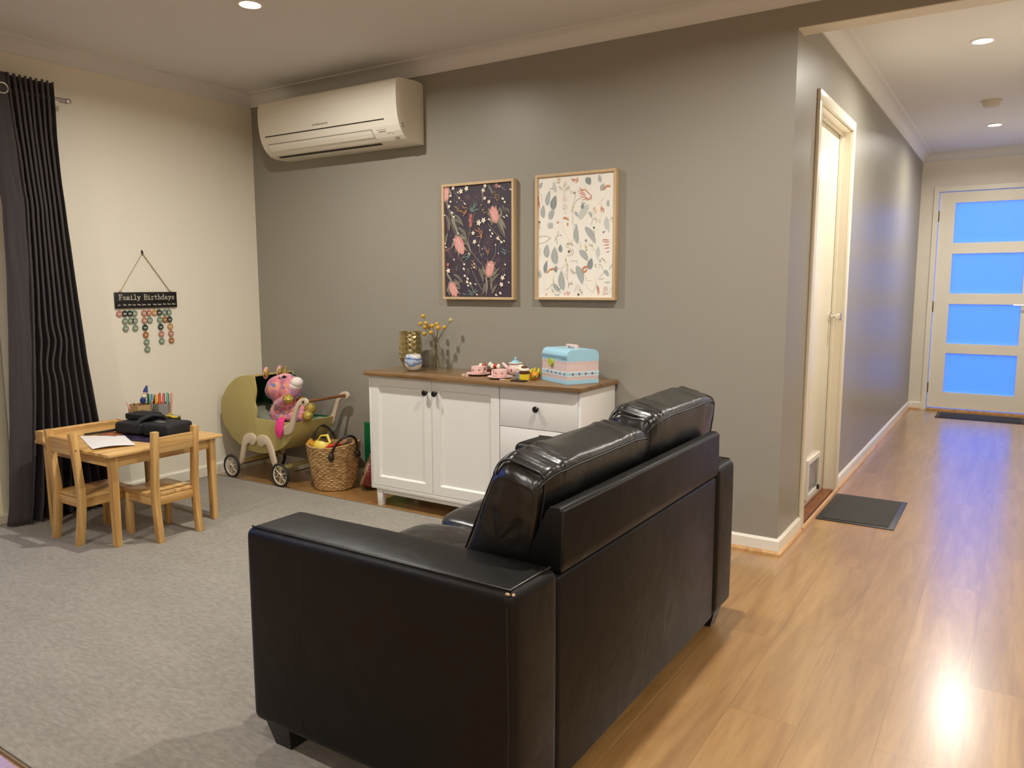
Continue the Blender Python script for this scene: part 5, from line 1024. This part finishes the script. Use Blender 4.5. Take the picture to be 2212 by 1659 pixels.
def pen(name, x, y, z0, ln, dx, dy, col, lab, cat, cap=None, r=.0056, grp='coloured felt pens in the grey holder', tip=False):
    t = thing(name, lab, cat, (x, y, z0), grp); d = Vector((dx, dy, 1)).normalized(); p0 = Vector((x, y, z0)); p1 = p0 + d * ln
    b = BM(); cyl(b, p0, p0 + d * (ln * (.97 if tip else .72)), r, n=12); obj('barrel', b, mat('pen_%d_%d_%d' % col, c8(*col), .35), t)
    b = BM()
    if tip: cyl(b, p0 + d * ln * .97 + d * .0, p1 + d * .006, r, .0008, n=12)
    else: cyl(b, p0 + d * ln * .72, p1, r * 1.12, r * .9, n=12)
    obj('point' if tip else 'cap', b, mat('pen_%d_%d_%d' % (cap or col), c8(*(cap or col)), .35), t)
pens = [((236, 168, 44), 'yellow felt pen'), ((226, 104, 32), 'orange felt pen'), ((214, 84, 30), 'dark orange felt pen'), ((226, 110, 120), 'pink felt pen'), ((110, 88, 92), 'mauve grey felt pen'), ((116, 190, 160), 'mint green felt pen'), ((20, 70, 52), 'dark green felt pen'), ((224, 160, 140), 'pale salmon felt pen')]
for i, (c_, l_) in enumerate(pens):
    k = i - 3.5; pen('felt_pen', .385 + .0085 * k * .3 + .012 * (i % 2), -.998 + .0088 * k, PZ + .004, .165 + .004 * (i % 3), .05, .02 + .012 * k, c_, l_ + ' standing in the grey pen holder', 'pen')
for i, (c_, dx, dy, l_) in enumerate((((232, 170, 170), -.15, -.35, 'pale pink pencil leaning out at the far left of the pen holder'), ((196, 120, 60), .1, .1, 'brown pencil in the brown pen holder, beside the gnome'), ((180, 90, 60), .05, .28, 'rust coloured pencil near the right of the brown holder'), ((60, 54, 60), .0, -.1, 'dark pencil standing behind the brown holder rim'), ((230, 130, 60), .05, .32, 'short orange pencil leaning right in the brown holder'))):
    pen('pencil', .345 + (.01, -.01, .02, -.02, .01)[i], -1.10 + (-.022, .01, .018, -.01, .022)[i], PZ + .005, (.145, .130, .135, .128, .14)[i], dx, dy, c_, l_, 'pencil', (220, 190, 140), .0036, 'pencils in the brown holder', True)
for i, (c_, l_) in enumerate((((22, 96, 50), 'green marker crossing behind the gnome'), ((84, 150, 196), 'light blue marker left of the felt pens'), ((30, 36, 70), 'navy marker between the two holders'))):
    pen('marker', .36, -1.065 + .010 * i, PZ + .005, .172 - .004 * i, .02, (.02, .08, .14)[i] , c_, l_, 'marker', None, .006, 'markers between the two holders')
t = thing('gnome_topper', 'blue and white gnome toy poking up from the brown pen holder', 'toy', (.345, -1.095, PZ + .005))
gx, gy, gz = .350, -1.085, ZT + .125; nb = mat('gnome_blue', c8(32, 56, 120), .6); gw = mat('gnome_white', c8(222, 214, 204), .8)
b = BM(); cyl(b, (.348, -1.095, PZ + .005), (gx, gy - .004, gz + .02), .004, n=10); obj('stick', b, mat('gnome_stick', c8(190, 140, 100), .6), t)
b = BM(); lathe(b, [(.001, gz), (.012, gz + .004), (.016, gz + .016), (.012, gz + .030), (.001, gz + .034)], gx, gy, 18); obj('coat', b, nb, t)
b = BM(); ell(b, (gx, gy + .008, gz + .040), (.016, .016, .013)); obj('beard', b, gw, t)
b = BM(); ell(b, (gx + .002, gy + .012, gz + .052), (.013, .013, .011)); obj('face', b, mat('gnome_face', c8(198, 170, 150), .8), t)
b = BM(); tube(b, [(gx, gy + .015, gz + .060), (gx, gy + .020, gz + .075), (gx, gy + .026, gz + .096)], [.013, .010, .004], 14); obj('hat', b, nb, t)
t = thing('tape_dispenser', 'yellow and black tool case behind the black bag on the table', 'tool case', (.50, -1.03, ZT))
b = BM(); box(b, .455, .560, -1.055, -1.003, ZT + .001, ZT + .058, bev=.004); obj('body', b, mat('tool_black', c8(34, 32, 28), .45), t)
b = BM(); box(b, .455, .560, -1.055, -1.003, ZT + .0585, ZT + .068, bev=.003); obj('clear_lid', b, mat('tool_grey', c8(150, 146, 126), .2), t)
b = BM(); tube(b, [(.515, -1.058, ZT + .055), (.525, -1.064, ZT + .070), (.548, -1.064, ZT + .073), (.566, -1.055, ZT + .066), (.566, -1.03, ZT + .062)], [.004, .005, .005, .005, .004], 8); tube(b, [(.455, -1.003, ZT + .068), (.49, -1.004, ZT + .070)], .004, 8); obj('yellow_latch', b, mat('tool_yellow', c8(228, 200, 40), .4), t)

# ------------------------------------------------------------------ curtain, rod
cm = mat('charcoal_curtain', c8(60, 54, 57), .85, bump=(420, .35, .001), sheen=.15)
rodm = mat('brushed_rod', c8(176, 166, 160), .3, metal=.8)
RX, RZZ = .10, 2.155
t = thing('curtain_rod', 'brushed metal curtain rod above the dark curtain', 'curtain rod', (RX, -2.4, RZZ))
b = BM(); cyl(b, (RX, -3.95, RZZ), (RX, -1.245, RZZ), .0125, n=20); obj('pole', b, rodm, t)
b = BM(); lathe(b, [(.0155, 0), (.0165, .004), (.0165, .018), (.013, .023), (.001, .024)], n=20); bmesh.ops.transform(b, matrix=Matrix.Translation((RX, -1.252, RZZ)) @ Matrix.Rotation(-PI/2, 4, 'X'), verts=b.verts); obj('finial', b, chrome, t)
b = BM(); box(b, .001, .007, -1.32, -1.285, 2.10, 2.17, bev=.002); cyl(b, (.005, -1.302, 2.135), (RX, -1.302, 2.135), .007, n=10); box(b, RX - .016, RX + .010, -1.312, -1.292, 2.123, 2.150, bev=.003); obj('bracket', b, mat('bracket_white', c8(214, 206, 198), .5), t)
def curtain():
    t = thing('curtain', 'long dark charcoal eyelet curtain gathered beside the sliding door', 'curtain', (RX, -1.45, 0))
    yr = [(2.22, -1.316), (1.957, -1.322), (1.726, -1.316), (1.492, -1.305), (1.156, -1.281), (.835, -1.255), (.502, -1.216), (.185, -1.186), (0, -1.165)]
    yl = [(2.22, -1.70), (1.9, -1.64), (1.612, -1.60), (1.432, -1.603), (1.206, -1.610), (.976, -1.622), (.558, -1.650), (.114, -1.684), (0, -1.705)]
    def ip(T_, z):
        for (z0, v0), (z1, v1) in zip(T_, T_[1:]):
            if z1 <= z <= z0: return v0 + (v1 - v0) * (z0 - z) / (z0 - z1)
        return T_[-1][1]
    NU, NZ, NF = 340, 60, 8.5
    bm = BM(); rows = []
    for j in range(NZ + 1):
        z = .014 + (2.228 - .014) * j / NZ; row = []; a_, c_ = ip(yl, min(z, 2.22)), ip(yr, min(z, 2.22)); open_ = 1 - z / 2.22
        crease = math.exp(-((z - .93) / .05) ** 2) * .012 - math.exp(-((z - .80) / .05) ** 2) * .010
        for i in range(NU + 1):
            u = i / NU; fl = .16 + .26 * (1 - open_); uu = max(0, (u - fl) / (1 - fl)); s_ = uu * NF * 2 * PI + .9; amp = (.028 + .022 * open_) * (1 + .25 * noise.noise(Vector((u * 5, z * .7, 2))))
            if u < fl: s_ = .9 - 1.1 * (1 - u / fl) ** 2; amp *= .8
            ph = s_ + .9 * noise.noise(Vector((u * 3, z * .9, 5))) * (.3 + open_) * min(1, uu * 4)
            fx = math.sin(ph); x = RX + .012 + amp * sgn(fx, .8) + .006 * noise.noise(Vector((u * 14, z * 5, 1))) + .012 * open_
            y = a_ + (c_ - a_) * u + .010 * math.sin(2 * ph + .6) * (1 if .08 < u < .95 else .2) + crease * (1 if .3 < u < .8 else .2) * math.sin(PI * (u - .3) / .5 if .3 < u < .8 else 0)
            row.append(bm.verts.new((max(.012, x), y, z + (.004 * math.sin(s_) if j == NZ else 0))))
        rows.append(row)
    for A, B in zip(rows, rows[1:]):
        for i in range(NU): bm.faces.new((A[i], A[i+1], B[i+1], B[i]))
    o = obj('fabric', bm, cm, t, smooth=80)
    so = o.modifiers.new('thickness', 'SOLIDIFY'); so.thickness = .002; so.offset = 0
    for y, x in ((-1.566, RX + .030),):
        b = BM(); tube(b, [(x + .0 + .014*math.sin(.3)*math.cos(2*PI*k/28), y + .024*math.cos(2*PI*k/28), RZZ + .024*math.sin(2*PI*k/28)) for k in range(28)], .0045, 8, True); obj('eyelet', b, chrome, t)
curtain()

# ------------------------------------------------------------------ birthday sign
sg = thing('hanging_sign', 'black Family Birthdays board hung on string with coloured date discs', 'wall sign', (.0, -.82, 1.08))
blkw = mat('sign_black', c8(22, 20, 20), .45); ltr = mat('sign_lettering', c8(236, 228, 210), .6); strm = mat('twine', c8(168, 148, 112), .9)
BY0, BY1, BZ0, BZ1 = -1.008, -.622, 1.083, 1.174
obj('board', box(BM(), .003, .012, BY0, BY1, BZ0, BZ1, bev=.0012), blkw, sg, smooth=30)
G = {  # typewriter strokes, unit box: width .6, x-height .62, cap height 1
 'F': [[(.12,0),(.12,1)],[(0,1),(.58,1),(.58,.82)],[(.12,.52),(.42,.52)],[(.42,.62),(.42,.42)],[(0,0),(.30,0)]],
 'a': [[(.08,.52),(.2,.62),(.36,.62),(.44,.5),(.44,.04),(.56,.0)],[(.44,.36),(.2,.36),(.06,.26),(.06,.1),(.18,0),(.32,.02),(.44,.14)]],
 'm': [[(0,.6),(.08,.6),(.08,0)],[(.08,.5),(.18,.62),(.28,.54),(.28,0)],[(.28,.5),(.38,.62),(.5,.54),(.5,0)],[(.02,0),(.14,0)],[(.23,0),(.34,0)],[(.44,0),(.58,0)]],
 'i': [[(.12,.6),(.3,.6),(.3,0)],[(.06,0),(.54,0)],[(.28,.86),(.31,.80)]],
 'l': [[(.12,1),(.3,1),(.3,0)],[(.06,0),(.54,0)]],
 'y': [[(.0,.6),(.2,.6)],[(.4,.6),(.6,.6)],[(.1,.6),(.31,.04)],[(.5,.6),(.24,-.22),(.1,-.26),(.02,-.18)]],
 'B': [[(.1,0),(.1,1)],[(0,1),(.38,1),(.52,.9),(.52,.64),(.38,.53),(.1,.53)],[(.38,.53),(.56,.42),(.56,.12),(.42,0),(0,0)]],
 'r': [[(.04,.6),(.2,.6),(.2,0)],[(.04,0),(.42,0)],[(.2,.44),(.32,.6),(.48,.62),(.54,.54)]],
 't': [[(.2,.9),(.2,.14),(.3,0),(.42,0),(.54,.1)],[(.04,.6),(.5,.6)]],
 'h': [[(.0,1),(.12,1),(.12,0)],[(.12,.46),(.26,.62),(.4,.6),(.46,.48),(.46,0)],[(.02,0),(.22,0)],[(.36,0),(.57,0)]],
 'd': [[(.34,1),(.46,1),(.46,0),(.58,0)],[(.46,.5),(.32,.62),(.16,.6),(.05,.44),(.05,.16),(.16,0),(.32,0),(.46,.12)]],
 's': [[(.48,.44),(.48,.6)],[(.48,.52),(.34,.62),(.18,.6),(.1,.5),(.18,.36),(.4,.28),(.5,.16),(.4,.02),(.22,0),(.08,.1)],[(.08,0),(.08,.2)]]}
b = BM(); txt = 'Family Birthdays'; wd = .0213; s_ = .0285; y_ = -.9845; zb = 1.1315
for ch in txt:
    for P in G.get(ch, []):
        for (a0, h0), (a1, h1) in zip(P, P[1:]):
            p = Vector((0, y_ + a0 * .031, zb + h0 * s_)); q = Vector((0, y_ + a1 * .031, zb + h1 * s_)); d = (q - p); L = d.length; d.normalize(); nn = Vector((0, -d.z, d.y)) * .0016; e_ = d * .0012
            vs = [(.0121, *(v.yz)) for v in (p - e_ + nn, q + e_ + nn, q + e_ - nn, p - e_ - nn)]
            lo = [b.verts.new(v) for v in vs]; hi = [b.verts.new((.0126, v[1], v[2])) for v in vs]
            b.faces.new(hi); b.faces.new(lo[::-1])
            for k in range(4): b.faces.new((lo[k], lo[(k+1) % 4], hi[(k+1) % 4], hi[k]))
    y_ += wd * (1.03 if ch != ' ' else .95)
obj('lettering', b, ltr, sg, smooth=0)
cols = [-.985, -.953, -.922, -.895, -.866, -.835, -.803, -.769, -.738, -.705, -.675, -.645]
b = BM()
for n_, y in zip(('Jan', 'Feb', 'Mar', 'Apr', 'May', 'June', 'July', 'Aug', 'Sept', 'Oct', 'Nov', 'Dec'), cols): text_bm(b, n_, .0135, (.0125, y, 1.102), (0, 1, 0), (0, 0, 1))
obj('month_names', b, ltr, sg, smooth=0)
sage = mat('disc_sage', c8(122, 142, 122), .5); dkg = mat('disc_dark_green', c8(46, 66, 60), .5); pkd = mat('disc_dusty_pink', c8(184, 128, 112), .5); brn = mat('disc_brown', c8(166, 102, 56), .5); tan_ = mat('disc_tan', c8(198, 150, 92), .5)
D = {0: [pkd], 1: [dkg, sage, sage], 2: [dkg, sage], 3: [sage, sage, sage], 5: [pkd, pkd, dkg, brn, sage, sage], 6: [pkd, sage], 7: [tan_], 8: [dkg, sage, dkg, pkd, sage], 9: [sage, brn], 10: [sage, dkg, tan_, pkd, brn]}
lg = mat('ring_metal', c8(150, 140, 120), .3, metal=.8)
b = BM()
for i, y in enumerate(cols):
    for k in range(max(1, len(D.get(i, [])))):
        z = 1.076 - k * .0425; cyl(b, (.007, y, z - .003), (.007, y, z + .006), .0011, n=6)
obj('ring_links', b, lg, sg)
for i, L in D.items():
    for k, m_ in enumerate(L):
        z = 1.053 - k * .0425; y = cols[i] + .0015 * math.sin(i * 3 + k) + .0012 * k
        b = BM(); cyl(b, (.0055, y, z), (.0085, y, z), .0178, n=28); d = obj('date_disc', b, m_, sg)
        b = BM(); box(b, .0086, .0090, y - .010, y + .010, z - .0008, z + .0022); box(b, .0086, .0090, y - .007, y + .007, z - .0062, z - .0040); obj('written_name', b, ltr, d, smooth=0)
b = BM(); tube(b, [(.008, -.974, BZ1 + .004), (.006, -.823, 1.398)], .0016, 6); tube(b, [(.008, -.662, BZ1 + .004), (.006, -.823, 1.398)], .0022, 6)
for y in (-.974, -.662): ell(b, (.010, y, BZ1 + .003), (.006, .011, .005), u=10, v=6)
obj('string', b, strm, sg)
b = BM(); cyl(b, (0, -.823, 1.405), (.012, -.823, 1.405), .002, n=8); tube(b, [(.012, -.823, 1.405), (.013, -.823, 1.398), (.011, -.823, 1.392), (.004, -.823, 1.392)], .002, 8); box(b, .0, .003, -.827, -.819, 1.39, 1.416)
obj('hook', b, dark_metal, sg)

# ------------------------------------------------------------------ sofa
def leather_mat(name, wrinkle=.25, rough=.34, coat=0, spec=.215):
    m = bpy.data.materials.new(name); m.use_nodes = True; n = m.node_tree.nodes; L = m.node_tree.links; p = n['Principled BSDF']
    p.inputs['Base Color'].default_value = c8(17, 15, 14); p.inputs['Roughness'].default_value = rough; p.inputs['Specular IOR Level'].default_value = spec; p.inputs['Coat Weight'].default_value = coat; p.inputs['Coat Roughness'].default_value = .3
    t = n.new('ShaderNodeTexCoord'); v = n.new('ShaderNodeTexVoronoi'); v.inputs['Scale'].default_value = 420; L.new(t.outputs['Object'], v.inputs['Vector'])
    b1 = n.new('ShaderNodeBump'); b1.inputs['Strength'].default_value = .12; b1.inputs['Distance'].default_value = .0006; L.new(v.outputs['Distance'], b1.inputs['Height'])
    z = n.new('ShaderNodeTexNoise'); z.inputs['Scale'].default_value = 9; z.inputs['Detail'].default_value = 4; z.inputs['Distortion'].default_value = .8; L.new(t.outputs['Object'], z.inputs['Vector'])
    b2 = n.new('ShaderNodeBump'); b2.inputs['Strength'].default_value = wrinkle; b2.inputs['Distance'].default_value = .012; L.new(z.outputs[0], b2.inputs['Height']); L.new(b1.outputs[0], b2.inputs['Normal']); L.new(b2.outputs[0], p.inputs['Normal'])
    r_ = n.new('ShaderNodeMapRange'); r_.inputs['To Min'].default_value = rough - .06; r_.inputs['To Max'].default_value = rough + .1; L.new(z.outputs[0], r_.inputs[0]); L.new(r_.outputs[0], p.inputs['Roughness'])
    return m
LT = leather_mat('black_leather', .22, .40); LC = leather_mat('black_leather_soft', .45, .27, .2, .5); LP = mat('leather_piping', c8(20, 18, 17), .4); LF = mat('sofa_foot', c8(26, 24, 23), .4)
OX, OY, SD, SL, HA, HB, AW = 3.490, -2.256, .817, 1.455, .600, .078, .190
sofa = thing('sofa', 'two seat black leather sofa seen from behind, in the middle of the room', 'sofa', (OX - SD/2, OY + SL/2, 0))
def arm(y0, y1, outer):
    b = BM(); x0, x1 = OX - SD, OX
    # box with softly puffed faces
    g = bmesh.ops.create_cube(b, size=1); bmesh.ops.scale(b, vec=(x1-x0, y1-y0, HA-HB), verts=b.verts); bmesh.ops.translate(b, vec=((x0+x1)/2, (y0+y1)/2, (HA+HB)/2), verts=b.verts)
    bmesh.ops.bevel(b, geom=b.edges[:], offset=.028, segments=6, affect='EDGES', profile=.55)
    bmesh.ops.subdivide_edges(b, edges=[e for e in b.edges if e.calc_length() > .12], cuts=7, use_grid_fill=True)
    cx, cy, cz = (x0+x1)/2, (y0+y1)/2, (HA+HB)/2
    for v in b.verts:
        u, w_, h = (v.co.x-cx)/(x1-x0)*2, (v.co.y-cy)/(y1-y0)*2, (v.co.z-cz)/(HA-HB)*2
        d = Vector(((1-w_*w_)*(1-h*h)*.004*math.copysign(abs(u)**6, u), (1-u*u)*(1-h*h)*.006*math.copysign(abs(w_)**6, w_), (1-u*u)*(1-w_*w_)*.011*math.copysign(abs(h)**6, h)))
        v.co += d + Vector((0, 0, .0015 if h > .9 else 0)) * noise.noise(v.co * 7)
    a = obj('arm', b, LT, sofa, smooth=50)
    b = BM(); k = .016; zt = HA + .0005
    P = [(x0 + k, y0 + k, zt), (x0 + .25, y0 + k - .001, zt + .001), (x1 - .25, y0 + k - .001, zt + .001), (x1 - k, y0 + k, zt), (x1 - k, y1 - k, zt), (x0 + k, y1 - k, zt)]
    if outer > 0: P = [(x, y0 + y1 - y, z) for x, y, z in P]
    P = P[:5]; tube(b, P, .0026, 8); k2 = .024; tube(b, [(x + (k2-k)*(1 if x < cx else -1), y + (k2-k)*(1 if y < cy else -1), z + .0005) for x, y, z in P], .0011, 6)
    obj('piping', b, LP, a)
    ys = y0 - .0005 if outer < 0 else y1 + .0005
    b = BM(); tube(b, [(OX - .016, OY if outer < 0 else ys, HB + .03), (OX - .012, ys + (.003 if outer < 0 else -.003), .3), (OX - .016, ys + (.003 if outer < 0 else -.003), HA - .03)], .0018, 6); obj('seam', b, LP, a)
    if outer < 0:
        b = BM(); tube(b, [(OX - .62, ys - .001, HB + .03), (OX - .62, ys - .0042, .35), (OX - .62, ys - .001, HA - .05)], .0006, 6); obj('seam', b, LP, a)
        b = BM(); ell(b, (OX - .016, OY + .006, HA - .0035), (.006, .003, .003), u=10, v=8); ell(b, (OX - .006, OY + .012, HA - .005), (.003, .005, .003), u=10, v=8); obj('worn_corner', b, mat('worn_hide', c8(190, 160, 130), .8), a, label='scuffed pale leather at the back corner of the arm')
arm(OY, OY + AW, -1); arm(OY + SL - AW, OY + SL, 1)
yi0, yi1 = OY + AW + .001, OY + SL - AW - .001
b = BM(); box(b, OX - .12, OX - .004, yi0, yi1, HB, .574, bev=.012, seg=3); obj('back_panel', b, LT, sofa, smooth=40)
b = BM(); prism(b, [(OX - .004, .578), (OX + .002, .600), (OX, .716), (OX - .008, .725), (OX - .034, .725), (OX - .044, .716), (OX - .105, .578)], 1, yi0 + .012, yi1 + .004, bev=.004); br_ = obj('back_rest', b, LT, sofa, smooth=40)
b = BM()
for y in (yi0 + .014, yi1 + .002): tube(b, [(OX - .005, y, .585), (OX - .002, y, .712), (OX - .010, y, .724), (OX - .034, y, .724)], .0024, 8)
tube(b, [(OX - .001, y, .7185) for y in (yi0 + .014, (yi0+yi1)/2, yi1 + .002)], .0018, 8); obj('piping', b, LP, br_)
b = BM(); box(b, OX - SD + .03, OX - .12, yi0, yi1, HB, .30, bev=.012, seg=3); obj('seat_base', b, LT, sofa, smooth=40)
ym = (yi0 + yi1) / 2
for k, (y0, y1) in enumerate(((yi0, ym - .001), (ym + .001, yi1))):
    b = BM(); at = soft(b, {(i,j,q): ((OX - SD + .010 if i == 0 else OX - .16), (y0 - .002, y1 + .002)[j], (.292, .440 + (.012 if i == 0 else 0))[q]) for i in (0,1) for j in (0,1) for q in (0,1)}, .32, 56, 30, wr=.006, wf=9, seed=k*7)
    sc_ = obj('seat_cushion', b, LC, sofa, smooth=70)
# back cushions
def back_cushion(y0, y1, sh, lift, seed, tilt=0):
    c = {}
    for j, y in enumerate((y0, y1)):
        s2 = sh + tilt * j
        c[(0, j, 0)] = (3.135, y, .425); c[(1, j, 0)] = (3.395 + s2 * .4, y, .430)
        c[(0, j, 1)] = (3.318 + s2, y, .838 + lift); c[(1, j, 1)] = (3.450 + s2, y, .802 + lift)
    b = BM(); at = soft(b, c, .28, 88, 120, wr=.008, wf=10, seed=seed, pleat=.006); o = obj('back_cushion', b, LC, sofa, smooth=80)
    def P(th, ph): q = at(th, ph); return q
    for th in (PI/4, 3*PI/4):
        b = BM(); pts = []
        for i in range(33):
            ph = -PI/2 * .70 + PI * .70 * i / 32; q = P(th, ph); d = Vector((math.cos(th), 0, math.sin(th))); pts.append(q + d * .0035 + Vector((0, 0, .003 * noise.noise(q * 20))))
        tube(b, pts, .0032, 8); tube(b, [p + Vector((math.cos(th+.9), 0, math.sin(th+.9))) * .006 for p in pts], .0011, 6); obj('piping', b, LP, o)
    for ph in (-PI/4 * 1.0, PI/4 * 1.0):
        b = BM(); pts = []
        for i in range(33):
            th = -.25 + (PI + .5) * i / 32; q = P(th, ph); pts.append(q + Vector((0, math.copysign(.0025, ph), .0025)))
        tube(b, pts, .0030, 8); obj('piping', b, LP, o)
    return o
back_cushion(-2.062, -1.440, .0, .0, 1, 0)
back_cushion(-1.462, -.862, .0, .034, 9, .0)
for (x, y, s1, s2) in ((OX - SD + .035, OY + .030, 1, 1), (OX - SD + .035, OY + SL - .03, 1, -1), (OX - .030, OY + .03, -1, 1), (OX - .030, OY + SL - .030, -1, -1)):
    z0 = RZ if x < 3.1 else 0
    b = BM(); A = [b.verts.new((x + a * s1, y + c_ * s2, z0)) for a, c_ in ((.012, .006), (.070, .006), (.070, .066), (.012, .066))]; B = [b.verts.new((x + a * s1, y + c_ * s2, HB + .006)) for a, c_ in ((-.010, -.010), (.082, -.010), (.082, .08), (-.010, .08))]
    b.faces.new(A[::-1]); b.faces.new(B)
    for k in range(4): b.faces.new((A[k], A[(k+1) % 4], B[(k+1) % 4], B[k]))
    obj('foot', b, LF, sofa, smooth=0)
